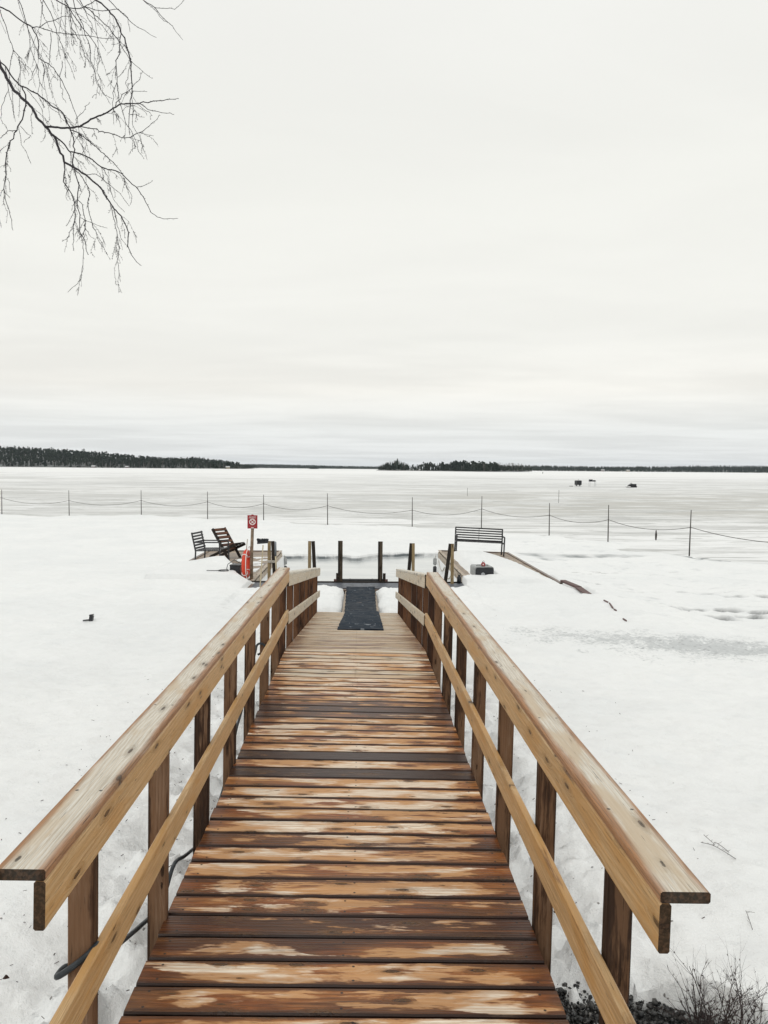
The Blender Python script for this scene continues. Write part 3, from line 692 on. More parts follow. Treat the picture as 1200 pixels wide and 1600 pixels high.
# ---------------------------------------------------------------- rubber mats
def ribbed_mat(y0, y1, x0, x1, step, fn, amp=.008):
    vs = []; fs = []; ny = int((y1 - y0) / step); nx = 10
    for j in range(ny + 1):
        t = j / ny; y = y0 + (y1 - y0) * t
        for i in range(nx + 1):
            u = i / nx; x = (x0[0] * (1 - t) + x0[1] * t) * (1 - u) + (x1[0] * (1 - t) + x1[1] * t) * u
            x += .006 * math.sin(j * .9) if i in (0, nx) else 0
            z = fn(x, y) + .006 + amp * (.5 + .5 * math.sin(j * 2 * math.pi / 4)) + .004 * math.sin(x * 9 + y * 3)
            vs.append((x, y, z))
    n = len(vs); vs += [(a, b, c - .012 - amp) for a, b, c in vs]; W = nx + 1
    for j in range(ny):
        for i in range(nx):
            q = j * W + i; fs.append((q, q + 1, q + W + 1, q + W)); fs.append((n + q + W, n + q + W + 1, n + q + 1, n + q))
    for j in range(ny):
        q = j * W; fs.append((q, q + W, n + q + W, n + q)); q += nx; fs.append((q + W, q, n + q, n + q + W))
    for i in range(nx): fs.append((i + 1, i, n + i, n + i + 1)); q = ny * W + i; fs.append((q, q + 1, n + q + 1, n + q))
    return MB().add(vs, fs)
y_m0 = 10.62
o = ribbed_mat(y_m0, 14.47, (-.27, -.22), (.375, .40), .06, lambda x, y: float(S2(x, y, 0).z) + .001, .02).build('rubber_mat', M['mat'], smooth=False)
tag(o, 'black ribbed rubber mat lying on the lower end of the footbridge', 'mat')
def landing_z(x, y): return .86 + (.775 - .86) * min(1, max(0, (y - 14.5) / 1.6))
o = ribbed_mat(14.50, 18.25, (-.245, -.27), (.365, .40), .07, landing_z, .003).build('rubber_mat', M['mat'], smooth=True)
tag(o, 'smooth black wet rubber mat between the two snow heaps before the swimming place', 'mat')
# base boards under that mat
mb = MB(); mb.bar((.06, 14.45, .80), (.06, 18.0, .70), .72, .05, bev=.004)
o = mb.build('walkway_board', M['dock'], color=(.4, .3, 0)); tag(o, 'low wooden walkway under the rubber mat between the snow heaps', 'walkway')

# ---------------------------------------------------------------- floating docks
def dock(name, x0, x1, y0, y1, label, inner, along='x', wet=.55, openend=None):
    d = empty(name, ((x0 + x1) / 2, (y0 + y1) / 2, .75), label=label, cat='dock')
    T = Matrix.Translation((-(x0 + x1) / 2, -(y0 + y1) / 2, -.75))
    w = x1 - x0
    me = MB().box((0, 0, 0), (w - .10, .143, .028), None, .003).mesh('plank', M['dock'])
    y = y0 + .08
    while y < y1 - .05:
        inst('plank', me, d, T @ Matrix.Translation(((x0 + x1) / 2, y, .736)), (wet + random.uniform(-.15, .25), random.uniform(0, .4) + (.2 if y > y0 + 2.2 else 0), 0)); y += .15
    # skirts: three boards high all round, top trim
    for (A, B_) in (((x0, y0), (x0, y1)), ((x1, y0), (x1, y1)), ((x0, y1), (x1, y1)), ((x0, y0), (x1, y0))):
        L = math.dist(A, B_)
        for r, hz in enumerate((.64, .485, .33)):
            a = Vector((*A, hz)); b = Vector((*B_, hz)); dirv = (b - a).normalized(); N = dirv.cross(Vector((0, 0, 1)))
            mm = Matrix((dirv, Vector((0, 0, 1)), N)).transposed().to_4x4(); mm.translation = (a + b) / 2
            o = MB().box((0, 0, 0), (L, .148, .026), None, .004).build('side_board', M['dock'], d, color=(.15 + .35 * (r == 2), .1 + .3 * (r == 2), 0)); o.matrix_local = T @ mm
        a = Vector((*A, .765)); b = Vector((*B_, .765))
        off = (Vector(((x0 + x1) / 2, (y0 + y1) / 2, 0)) - Vector(((A[0] + B_[0]) / 2, (A[1] + B_[1]) / 2, 0))).normalized() * .035
        col = (.2, .1, 0) if abs(A[0] - inner) < .01 and abs(B_[0] - inner) < .01 else (.8, .9, 0)
        sh = (b - a).normalized() * .002
        o = MB().box((0, 0, 0), (L - (.15 if A[1] == B_[1] else 0), .09, .03), None, .004).build('edge_trim', M['dock'], d, color=col)
        o.matrix_local = T @ frame(a + off, b + off, (0, 0, 1))
    o = MB().box((0, 0, 0), (w - .2, y1 - y0 - .2, .5), None).build('float', M['black'], d); o.matrix_local = T @ Matrix.Translation(((x0 + x1) / 2, (y0 + y1) / 2, .10))
    return d
dl = dock('dock', -5.12, -2.62, 19.18, 26.25, 'left wooden dock with two chairs on it, near end buried in snow', -2.62)
dr_ = dock('dock', 2.76, 5.18, 19.22, 26.4, 'right wooden dock under snow with the metal bench at its far end', 2.76)
dr_.rotation_euler = (0, RAD(1.5), 0)
# the cross dock
dc = empty('dock', (0, 18.5, .75), label='narrow cross dock along the near edge of the open water', cat='dock')
T = Matrix.Translation((0, -18.5, -.75))
for i in range(8):
    y = 18.03 + i * .148
    o = MB().box((0, 0, 0), (7.0, .142, .028), None, .003).build('plank', M['dock'], dc, color=(.75, .8, 0)); o.matrix_local = T @ Matrix.Translation((0, y, .73))
o = MB().box((0, 0, 0), (5.3, .026, .30), None, .004).build('side_board', M['olddark'], dc, color=(.8, .9, 0)); o.matrix_local = T @ Matrix.Translation((.06, 19.14, .58))
o = MB().box((0, 0, 0), (5.3, .06, .035), None, .004).build('edge_trim', M['olddark'], dc, color=(1, 1, 0)); o.matrix_local = T @ Matrix.Translation((.06, 19.10, .765))
o = MB().box((0, 0, 0), (5.2, 1.1, .5), None).build('float', M['black'], dc); o.matrix_local = T @ Matrix.Translation((.06, 18.56, .42))
mb = MB(); mb.box((.06, 18.56, .757), (5.2, .86, .014), None, .003)
o = mb.build('rubber_mat', M['matgrey']); tag(o, 'long grey worn rubber mat across the cross dock in front of the posts', 'mat')
# ladder between the two middle posts
lad = empty('pool_ladder', (.08, 19.25, .75), label='dark metal ladder top bar between the two middle posts at the water edge', cat='ladder')
o = MB().tube([(-.48, 19.22, .80), (.62, 19.22, .80)], .032).build('rail', M['metal'], lad); o.matrix_local = Matrix.Translation((-.08, -19.25, -.75))
for x in (-.2, .36):
    o = MB().tube([(x, 19.24, .83), (x, 19.28, .6), (x, 19.3, -.25)], .02).build('upright', M['metal'], lad); o.matrix_local = Matrix.Translation((-.08, -19.25, -.75))
for z in (.5, .2, -.08):
    o = MB().bar((-.2, 19.29, z), (.36, 19.29, z), .05, .025).build('rung', M['metal'], lad); o.matrix_local = Matrix.Translation((-.08, -19.25, -.75))

# dock posts: two planks back to back, tapering apart
def pile(x, y, top, label, lean=0.0, kind=0, foot=0):
    p = empty('dock_post', (x, y, .75), label=label, cat='post', group='dark posts along the water edge')
    z1 = top - .75
    def plank(xa, xb, yo, w, mat, col):
        a = Vector((xa, yo, -.3)); b = Vector((xb, yo, z1)); o = MB().box((0, 0, 0), ((b - a).length, w, .05), None, .004).build('plank', mat, p, color=col)
        X = (b - a).normalized(); Yv = (Vector((1, 0, 0)) - X * X.x).normalized(); mm = Matrix((X, Yv, X.cross(Yv))).transposed().to_4x4(); mm.translation = (a + b) / 2; o.matrix_local = mm
    if kind == 0:      # dark plank left, pale one right, splayed foot
        plank(-.10 + lean, 0, .0, .085, M['olddark'], (.9, .9, 0)); plank(.055, .048, -.002, .075, M['ochre'], (.3, .2, 0))
    elif kind == 1:
        plank(.10 + lean, .03, 0, .085, M['olddark'], (.9, .9, 0)); plank(-.06, -.055, -.002, .075, M['ochre'], (.4, .5, 0))
    else:
        plank(.0, .0, 0, .08, M['olddark'], (.5, .5, 0)); plank(.052 * lean, .052 * lean, -.002, .045, M['olddark'], (.9, 1, 0))
    if foot:
        o = MB().box((foot * .085, -.01, .08), (.07, .07, .30), None, .006).build('foot_block', M['olddark'], p, color=(.7, .7, 0))
        o = MB().box((foot * .14, -.01, .0), (.07, .08, .16), None, .006).build('foot_block', M['brown'], p)
pile(-2.13, 18.9, 1.80, 'leftmost dock post, dark brown with pale rope tied round it, beside the broom', 0, 1)
pile(-1.15, 19.05, 1.79, 'splayed dark post just above the left handrail end', 0, 1)
pile(-.43, 19.17, 1.79, 'slim dark post left of the mat end, with small foot block', -1, 2, -1)
pile(.57, 19.17, 1.78, 'slim dark post right of the mat end, with small foot block', -1, 2, 1)
pile(1.32, 19.05, 1.75, 'dark and ochre post just above the right handrail end', 0, 0)
pile(2.28, 18.9, 1.76, 'widest dark and ochre splayed post beside the right dock', -.06, 0)
# fenders at the dock mouths
for x, lb in ((-2.5, 'left'), (2.63, 'right')):
    for z, w in ((.42, 'upper'), (.14, 'lower')):
        e = empty('fender', (x, 26.2 if x < 0 else 26.3, z), label='%s small grey fender hanging on the inner corner of the %s dock' % (w, lb), cat='fender')
        MB().tube([(0, 0, -.12), (0, 0, -.09), (0, 0, .09), (0, 0, .12)], [.04, .065, .065, .04], 10).build('body', M['greycase'] if z > .3 else M['metal'], e, True)
        MB().tube([(0, 0, .12), (.03 * (1 if x < 0 else -1) * -1, -.02, .2)], .008, 6).build('cord', M['rope'], e)
# rope loops along the inner walls
def loop_pts(p0, p1, sag, n=14):
    p0 = Vector(p0); p1 = Vector(p1)
    return [p0.lerp(p1, i / n) - Vector((0, 0, sag * 4 * (i / n) * (1 - i / n))) for i in range(n + 1)]
for x, lb in ((-2.585, 'left'), (2.725, 'right')):
    mb = MB()
    for a, b in ((20.6, 22.4), (22.4, 24.2), (24.2, 25.9)): mb.tube(loop_pts((x, a, .50), (x, b, .50), .22), .014, 6)
    o = mb.build('hanging_rope', M['rope'], smooth=True); tag(o, 'pale rope looped along the inner side boards of the %s dock' % lb, 'rope')
# small black can by the right post
c = empty('canister', (2.52, 19.0, .76), label='small black canister at the foot of the widest right post', cat='canister')
MB().tube([(0, 0, 0), (0, 0, .16), (0, 0, .17)], [.055, .055, .045], 12).build('body', M['black'], c, True)
MB().tube([(0, 0, .172), (0, 0, .215)], .028, 10).build('cap', M['metal'], c, True)
MB().tube([(-.03, 0, .2), (-.03, 0, .26), (.03, 0, .26), (.03, 0, .2)], .006, 6).build('handle', M['metal'], c, True)

# ---------------------------------------------------------------- sign post
sp = empty('sign_post', (-2.70, 19.45, .78), label='round wooden post carrying the small red swimming rules sign', cat='sign post')
MB().tube([(0, 0, -.5), (.005, 0, .6), (.03, 0, 1.32)], [.042, .041, .038], 12).build('pole', M['polewood'], sp, True)
sg = MB(); sg.box((0, 0, 0), (.25, .012, .335), None, .001)
sign = sg.build('sign_plate', M['red'], sp, loc=(.035, -.05, 1.455))
MB().add([(-.035, -.004, .168), (.035, -.004, .168), (.018, -.004, .186), (-.018, -.004, .186), (-.035, .004, .168), (.035, .004, .168), (.018, .004, .186), (-.018, .004, .186)], [(0, 1, 2, 3), (7, 6, 5, 4), (0, 4, 5, 1), (1, 5, 6, 2), (2, 6, 7, 3), (3, 7, 4, 0)]).build('hook_tab', M['red'], sign)
ring = MB(); n = 28
vs = []; fs = []
for i in range(n):
    a = 2 * math.pi * i / n
    for r in (.060, .080): vs.append((r * math.cos(a), -.0085, r * math.sin(a)))
for i in range(n): q = 2 * i; w = (2 * i + 2) % (2 * n); fs.append((q, q + 1, w + 1, w))
ring.add(vs, fs).build('prohibition_ring', M['whitep'], sign)
MB().bar((-.052, -.0092, .052), (.052, -.0092, -.052), .016, .001, (0, 1, 0)).build('prohibition_bar', M['whitep'], sign)
sw = MB()   # figure strokes crossing the bar
sw.bar((-.045, -.0088, -.048), (.042, -.0088, .045), .015, .001, (0, 1, 0)); sw.bar((-.012, -.0088, -.02), (.03, -.0088, -.03), .012, .001, (0, 1, 0))
sw.build('pictogram', M['whitep'], sign)
def print_line(z, x0, x1, h, mat, seed):
    q = random.Random(seed); mb_ = MB(); x = x0
    while x < x1:
        w_ = q.uniform(.006, .011); mb_.box((x + w_ / 2, -.0088, z + q.uniform(-.0008, .0008)), (w_, .0012, h * q.uniform(.8, 1.0))); x += w_ + q.choice((.003, .003, .004, .010))
    return mb_.build('print_line', mat, sign)
print_line(.128, -.075, .08, .017, M['whitep'], 1)
print_line(.100, -.09, .085, .017, M['whitep'], 2)
print_line(-.108, -.085, .08, .013, M['pinkprint'], 3)
MB().box((0, -.007, -.150), (.06, .002, .022)).build('white_label', M['whitep'], sign)
# ---------------------------------------------------------------- lifebuoy on the post
lb = empty('lifebuoy', (-2.82, 19.42, 1.17), rz=RAD(84), label='orange red lifebuoy with white grab line hanging on the sign post', cat='lifebuoy')
vs = []; fs = []; NU, NV = 40, 14
for i in range(NU):
    u = 2 * math.pi * i / NU
    for j in range(NV):
        v = 2 * math.pi * j / NV; r = .245 + .058 * math.cos(v)
        vs.append((r * math.cos(u), .062 * math.sin(v), 1.22 * r * math.sin(u)))
for i in range(NU):
    for j in range(NV): fs.append((i * NV + j, i * NV + (j + 1) % NV, ((i + 1) % NU) * NV + (j + 1) % NV, ((i + 1) % NU) * NV + j))
MB().add(vs, fs).build('ring', M['orange'], lb, True)
gl = MB()
for q in range(4):
    pts_ = []
    for i in range(9):
        u = math.pi / 4 + q * math.pi / 2 + i / 8 * math.pi / 2; r = .31 + .05 * math.sin(i / 8 * math.pi)
        pts_.append((r * math.cos(u), -.05 - .02 * math.sin(i / 8 * math.pi), 1.22 * r * math.sin(u)))
    gl.tube(pts_, .011, 6)
gl.build('grab_line', M['whitep'], lb, True)
for q in range(4):
    u = math.pi / 4 + q * math.pi / 2; pts_ = []
    for i in range(13):
        v = 2 * math.pi * i / 12; r = .245 + .064 * math.cos(v); pts_.append((r * math.cos(u), .068 * math.sin(v), 1.22 * r * math.sin(u)))
    MB().tube(pts_, .014, 6).build('band', M['whitep'], lb, True)
MB().tube([(0, 0, .36), (.05, .0, .5), (.1, 0, .62)], .012, 6).build('hanging_cord', M['rope'], lb, True)

# ---------------------------------------------------------------- broom and shovel
br = empty('broom', (-2.262, 17.62, .80), label='upturned broom with black brush head leaning by the left handrail', cat='broom')
MB().tube([(0, 0, -.15), (.02, 0, .1), (.087, -.01, 1.03)], .0135, 8).build('handle', M['handle'], br, True)
MB().bar((-.045, -.01, 1.075), (.20, -.01, 1.095), .06, .04, bev=.006).build('brush_block', M['black'], br)
hb = MB()
for i in range(26):
    for j in range(3):
        x = -.035 + i * .0092; hb.bar((x, -.03 + j * .02, 1.09), (x + random.uniform(-.012, .012) + (i - 13) * .0012, -.034 + j * .024, 1.175 + random.uniform(-.012, .012)), .009, .009)
hb.build('bristles', M['black'], br)
sh = empty('shovel', (-1.95, 18.5, .78), label='long handled shovel with grey grip standing behind the left handrail', cat='shovel')
MB().tube([(0, 0, .0), (-.03, 0, .55), (-.035, 0, .72)], .019, 8).build('handle', M['handle'], sh, True)
MB().tube([(-.035, 0, .70), (-.04, 0, 1.03), (-.04, 0, 1.05)], [.024, .023, .012], 10).build('grip', M['galv'], sh, True)
MB().add([(-.11, -.02, .0), (.11, -.02, .0), (.10, .02, -.28), (-.10, .02, -.28), (-.11, 0, .0), (.11, 0, .0), (.10, .04, -.28), (-.10, .04, -.28)], [(0, 3, 2, 1), (4, 5, 6, 7), (0, 1, 5, 4), (1, 2, 6, 5), (2, 3, 7, 6), (3, 0, 4, 7)]).build('blade', M['galv'], sh)
r_ = MB()
for z in (1.28, 1.30, 1.32):
    r_.tube([(-2.13 + .115 * math.cos(a * .5236), 18.9 + .055 * math.sin(a * .5236), z + .004 * math.sin(a)) for a in range(13)], .009, 6)
r_.tube([(-2.02, 18.86, 1.29), (-2.01, 18.84, 1.1), (-2.03, 18.86, .95), (-2.02, 18.87, .80)], .009, 6)
o = r_.build('tied_rope', M['rope'], smooth=True); tag(o, 'pale rope wound round the leftmost dock post', 'rope')

# ---------------------------------------------------------------- boxes
b1 = empty('storage_box', (-3.08, 19.85, .76), rz=RAD(-8), label='small black box with brown end half sunk in snow beside the lifebuoy', cat='box')
MB().box((-.06, 0, .17), (.26, .30, .30), None, .01).build('body', M['black'], b1)
MB().box((.135, 0, .16), (.12, .29, .30), None, .008).build('end_panel', M['brown'], b1)
MB().box((-.06, 0, .332), (.28, .32, .022), None, .006).build('lid', M['metal'], b1)
b2 = empty('pump_motor', (-3.0, 20.9, .80), label='black pump motor with wire coil behind the small black box', cat='pump')
MB().tube([(-.14, 0, .2), (-.12, 0, .2), (.10, 0, .2), (.13, 0, .2)], [.09, .13, .13, .09], 14).build('body', M['black'], b2, True)
MB().box((0, 0, .05), (.2, .18, .10), None, .01).build('foot', M['metal'], b2)
MB().tube([(-.14 - .07 * math.cos(a * .7) * .6, .02 * math.sin(a), .2 + .08 * math.sin(a * .7)) for a in range(20)], .008, 5).build('wire_coil', M['galv'], b2, True)
w = MB(); pts_ = [(-3.16, 20.9, .98), (-3.32, 20.6, 1.13), (-3.42, 20.2, 1.06), (-3.40, 19.9, .97), (-3.35, 19.7, .95), (-3.42, 19.6, .96), (-3.62, 19.5, .985), (-3.82, 19.42, 1.0)]
pts_ = [(x, y, max(z, gz(x, y) + .015)) for x, y, z in pts_]
w.tube(pts_, .010, 6)
for q in range(3): w.tube([(-3.42 + .13 * math.cos(a * .6 + q), 19.55 + .14 * math.sin(a * .6 + q), gz(-3.42 + .13 * math.cos(a * .6 + q), 19.55 + .14 * math.sin(a * .6 + q)) + .014) for a in range(9)], .009, 5)
o = w.build('power_cable', M['black'], smooth=True); tag(o, 'thin black cable curling over the snow hump left of the small black box', 'cable')
bz = gz(3.18, 19.6)
b3 = empty('equipment_case', (3.22, 19.62, .875), rz=RAD(4), label='grey case with black front and pale round cap sunk in snow on right dock', cat='case')
def rbox(w, d, h, r, n=5):
    pr = []
    for cx_, cz_, a0 in ((w / 2 - r, h - r, 0), (-w / 2 + r, h - r, 90), (-w / 2 + r, r, 180), (w / 2 - r, r, 270)):
        for i in range(n + 1):
            a = RAD(a0 + 90 * i / n); pr.append((cx_ + r * math.cos(a), cz_ + r * math.sin(a)))
    N = len(pr); vs = [(x, -d / 2, z) for x, z in pr] + [(x, d / 2, z) for x, z in pr]
    fs = [tuple(range(N)), tuple(reversed(range(N, 2 * N)))] + [(i, i + N, (i + 1) % N + N, (i + 1) % N) for i in range(N)]
    return vs, fs
MB().add(*rbox(.50, .52, .27, .05)).build('body', M['greycase'], b3).location = (-.02, .06, -.02)
MB().add(*rbox(.47, .02, .235, .06)).build('front_panel', M['black'], b3).location = (-.012, -.214, -.005)
MB().tube([(-.055, -.222, .055), (-.055, -.238, .055)], .05, 16).build('round_cap', M['greydisc'], b3)
MB().tube([(-.18, .0, .25), (-.16, .0, .268), (.1, .0, .268), (.13, .0, .25)], .008, 6).build('handle', M['metal'], b3, True)
pc = empty('ornament', (3.20, 19.50, 1.125), label='small dark red ornament standing on top of the grey case', cat='ornament')  # small dark red thing of unknown use, its details made up
MB().tube([(0, 0, 0), (0, 0, .015), (0, 0, .03), (0, 0, .07), (0, 0, .095), (0, 0, .11)], [.03, .045, .055, .055, .035, .015], 10).build('body', M['red'], pc, True)
MB().tube([(-.03, 0, .095), (-.02, 0, .13), (.015, 0, .15), (.03, 0, .10)], .005, 5).build('metal_loop', M['metal'], pc, True)
MB().box((-.01, -.05, .055), (.03, .02, .035), None).build('pale_block', M['whitep'], pc)

# ---------------------------------------------------------------- seats
def armchair():
    c = empty('metal_armchair', (-4.36, 22.55, .765), rz=math.atan2(-.2, .97), label='dark metal slatted armchair at the outer edge of the left dock', cat='chair')
    c.scale = (1.1, 1.1, 1.05)
    W, D = .62, .60   # local x forward, y sideways
    for sy in (-1, 1):
        y = sy * W / 2
        MB().tube([(-.27, y, .0), (-.25, y, .38), (-.36, y, .90)], .021, 6).build('back_leg', M['metal'], c)
        MB().tube([(.43, y, .0), (.41, y, .62), (.39, y, .645), (-.29, y, .63)], .019, 6).build('armrest', M['metal'], c)
        MB().bar((-.26, y, .40), (.41, y, .42), .02, .03).build('seat_rail', M['metal'], c)
    for i in range(6):
        t = i / 5; z = .47 + .40 * t; x = -.263 - .085 * t
        MB().bar((x + .012, -W / 2 - .02, z), (x + .012, W / 2 + .02, z), .016, .05).build('back_slat', M['metal'], c)
    for i in range(11):
        x = -.22 + i * .062; MB().bar((x, -W / 2, .425 + .002 * i), (x, W / 2, .425 + .002 * i), .04, .012).build('seat_slat', M['metal'], c)
armchair()
def lounge():
    f = Vector((.85, -.52, 0)).normalized()
    c = empty('wooden_lounge_chair', (-4.14, 24.3, .765), rz=math.atan2(f.y, f.x), label='reddish brown wooden lounge chair with slatted back and crossed legs on the left dock', cat='chair')
    W = .56
    for sy in (-1, 1):
        y = sy * W / 2
        MB().bar((-.36, y, .90), (.30, y, -.02), .035, .09, bev=.004).build('back_frame', M['olddark'], c, color=(.8, .8, 0))
        MB().bar((-.50, y - sy * .04, .0), (.52, y - sy * .04, .44), .035, .085, bev=.004).build('seat_frame', M['olddark'], c, color=(.8, .8, 0))
        MB().bar((.50, y - sy * .04, .44), (.50, y - sy * .04, .40), .03, .1).build('front_end', M['olddark'], c, color=(.8, .8, 0))
    for i in range(6):
        t = .07 + i * .125; a = Vector((-.36, 0, .90)).lerp(Vector((.30, 0, -.02)), t) + Vector((.035, 0, .03))
        n = Vector((.79, 0, .61)); X = Vector((0, 1, 0))
        o = MB().box((0, 0, 0), (W - .03, .095, .02), None, .003).build('back_slat', M['chairwood'], c, color=(.5, .3, 0))
        up_ = Vector((.66, 0, -.92)).normalized(); mm = Matrix((X, up_, X.cross(up_))).transposed().to_4x4(); mm.translation = a; o.matrix_local = mm
    for i in range(5):
        t = .50 + i * .112; a = Vector((-.50, 0, .0)).lerp(Vector((.52, 0, .44)), t) + Vector((-.02, 0, .052))
        X = Vector((0, 1, 0)); up_ = Vector((1.02, 0, .44)).normalized(); mm = Matrix((X, up_, X.cross(up_))).transposed().to_4x4(); mm.translation = a
        MB().box((0, 0, 0), (W - .09, .09, .02), None, .003).build('seat_slat', M['olddark'], c, color=(.8, .8, 0)).matrix_local = mm
lounge()
def bench():
    u = Vector((1.0, -.03, 0)).normalized()
    c = empty('metal_bench', (4.02, 25.50, .765), rz=math.atan2(u.y, u.x), label='dark metal bench with horizontal back slats at the far end of the right dock', cat='bench')
    c.rotation_euler = (0, RAD(2.4), c.rotation_euler[2])
    W = 1.58    # local x along, -y towards the shore
    for sx in (-1, 1):
        x = sx * W / 2
        MB().tube([(x, .24, 0), (x, .22, .40), (x, .30, .86)], .026, 6).build('back_leg', M['metal'], c)
        MB().tube([(x + .0, -.27, 0), (x, -.26, .60), (x, -.23, .625), (x, .24, .62)], .026, 6).build('armrest', M['metal'], c)
        MB().bar((x, .23, .40), (x, -.26, .40), .03, .035).build('seat_rail', M['metal'], c)
    for i in range(6):
        z = .45 + i * .080; y = .225 + (z - .4) * .165
        MB().bar((-W / 2 - .01, y, z), (W / 2 + .01, y, z), .014, .044).build('back_slat', M['metal'], c)
    for i in range(7):
        MB().bar((-W / 2, .19 - i * .066, .425), (W / 2, .19 - i * .066, .425), .045, .014).build('seat_slat', M['metal'], c)
    MB().bar((0, .228, .42), (0, .305, .86), .012, .02).build('back_strut', M['metal'], c)
bench()

# ---------------------------------------------------------------- buried edge boards beyond the right dock
mb = MB()
def onto(x, y, h=.01): return (x, y, gz(x, y) + h)
eb = empty('gangway', (5.25, 17.9, .7), label='buried gangway edge running from the right dock towards the shore', cat='gangway')
TI = Matrix.Translation((-5.25, -17.9, -.7))
for a, b, w, h in (((5.24, 19.4), (5.32, 18.25), .14, .05), ((5.32, 18.25), (5.185, 16.75), .15, .045)):
    p = Vector((*a, .775)); q = Vector((*b, .80 if b[1] < 17 else .785))
    o = MB().box((0, 0, 0), ((q - p).length, w, h), None, .004).build('edge_board', M['brown'], eb); o.matrix_local = TI @ frame(p, q, (0, 0, 1))
for y0_, y1_ in ((15.4, 15.0), (14.85, 14.5), (14.4, 14.2), (13.6, 13.35)):
    x0_, x1_ = (5.185 - (16.75 - yy) * .125 for yy in (y0_, y1_)); p = Vector(onto(x0_, y0_)); q = Vector(onto(x1_, y1_))
    MB().bar(p, q, .022, .03).build('edge_board', M['brown'], eb).matrix_local = TI
# stub sticking out of the snow on the left
sx, sy_ = -4.53, 13.05
g = gz(sx, sy_)
st = empty('buried_stub', (sx, sy_, g), label='small black stub poking out of the snow field on the left', cat='stub')
MB().box((.03, 0, .03), (.06, .06, .13), Matrix.Rotation(.15, 3, 'Y'), .008).build('stub', M['black'], st)
MB().bar((-.10, -.03, .01), (.02, 0, .02), .03, .02).build('strip', M['metal'], st)
MB().bar((.0, .0, .098), (.07, .0, .11), .05, .012).build('cap', M['metal'], st)
# plank lying at the outer side of the left dock
o = MB().bar((-5.75, 24.3, gz(-5.75, 24.3) + .03), (-5.3, 24.9, gz(-5.3, 24.9) + .05), .16, .04, bev=.004).build('loose_plank', M['metal']); tag(o, 'loose dark plank on the snow outside the left dock', 'plank')

# ---------------------------------------------------------------- black hose round the left posts
hp = [(-.80, 2.285, 2.08), (-.845, 2.27, 2.09), (-.848, 2.21, 2.10), (-.80, 2.20, 2.135), (-.752, 2.20, 2.175), (-.738, 2.24, 2.18), (-.745, 2.32, 2.13), (-.80, 2.44, 2.0), (-.84, 2.70, 1.87), (-.845, 3.05, 1.74), (-.845, 3.25, 1.675), (-.84, 3.42, 1.67), (-.84, 3.6, 1.71), (-.85, 3.9, 1.60), (-.86, 4.4, 1.45), (-.86, 4.9, 1.45), (-.845, 5.25, 1.60), (-.843, 5.45, 1.72), (-.84, 5.69, 1.79), (-.84, 6.1, 1.93), (-.84, 6.45, 2.05), (-.84, 6.56, 2.08), (-.80, 6.566, 2.09), (-.752, 6.57, 2.05), (-.75, 6.63, 2.03), (-.80, 6.64, 2.0), (-.843, 6.62, 1.98)]
def smooth_pts(P, n=5):
    P = [Vector(p) for p in P]; out_ = []
    for i in range(len(P) - 1):
        p0, p1, p2, p3 = P[max(i - 1, 0)], P[i], P[i + 1], P[min(i + 2, len(P) - 1)]
        for k in range(n):
            t = k / n; out_.append(.5 * ((2 * p1) + (-p0 + p2) * t + (2 * p0 - 5 * p1 + 4 * p2 - p3) * t * t + (-p0 + 3 * p1 - 3 * p2 + p3) * t ** 3))
    return out_ + [P[-1]]
o = MB().tube(smooth_pts(hp), .0095, 8).build('black_hose', M['rubber'], smooth=True); tag(o, 'thin black hose wound round the posts on the left side of the bridge', 'hose')
# ---------------------------------------------------------------- pole and rope fence on the ice
PO = [((-26.17, 57.09), 1.83, 1.22, 'first'), ((-20.95, 56.15), 1.85, 1.11, 'second'), ((-15.34, 54.57), 1.94, 1.22, 'third'), ((-10.53, 53.68), 1.91, 1.20, 'fourth'), ((-6.31, 50.89), 1.82, 1.23, 'fifth'), ((-2.01, 48.96), 2.0, 1.22, 'sixth'), ((3.27, 47.26), 1.86, 1.07, 'seventh'), ((7.29, 45.59), 2.02, 1.26, 'eighth'), ((10.25, 41.06), 1.83, 1.18, 'ninth'), ((12.02, 36.65), 1.95, 1.24, 'tenth'), ((14.04, 32.13), 1.96, 1.23, 'eleventh')]
mb = MB(); prev = Vector((-32.5, 58.2, 1.2))
extra = {'first': 'at the left edge', 'fifth': 'right of the red sign', 'eighth': 'behind the metal bench', 'eleventh': 'by the hanging weight'}
for i, ((x, y), h, rz, nm) in enumerate(PO):
    lean = random.uniform(-.03, .03)
    p = empty('fence_pole', (x, y, 0), label='thin dark pole, %s from the left in the rope fence%s' % (nm, ', ' + extra[nm] if nm in extra else ''), cat='pole', group='poles of the rope fence on the ice')
    MB().tube([(0, 0, -.3), (lean * .4, 0, rz * .6), (lean, 0, h)], [.030, .027, .018], 7).build('stick', M['pole'], p, True)
    MB().tube([(lean * .65 + .032 * math.cos(a), .032 * math.sin(a), rz + .01 * math.sin(a * 2)) for a in range(7)], .012, 5).build('rope_hitch', M['ropedark'], p, True)
    cur = Vector((x + lean * .65, y - .03, rz))
    mb.tube(loop_pts(prev, cur, .33 if i < 8 else .26, 22), .0125, 5); prev = cur
mb.tube(loop_pts(prev, (17.4, 26.5, 1.15), .30, 22), .0135, 5)
o = mb.build('fence_rope', M['ropedark'], smooth=True); tag(o, 'dark sagging rope strung between the poles on the ice', 'rope')
wgt = empty('hanging_weight', (13.22, 33.75, .95), label='short dark stick hanging from the rope between the last two poles', cat='weight')
MB().tube([(0, 0, .02), (.005, 0, -.18), (0, 0, -.42)], [.02, .05, .035], 8).build('stick', M['pole'], wgt, True)
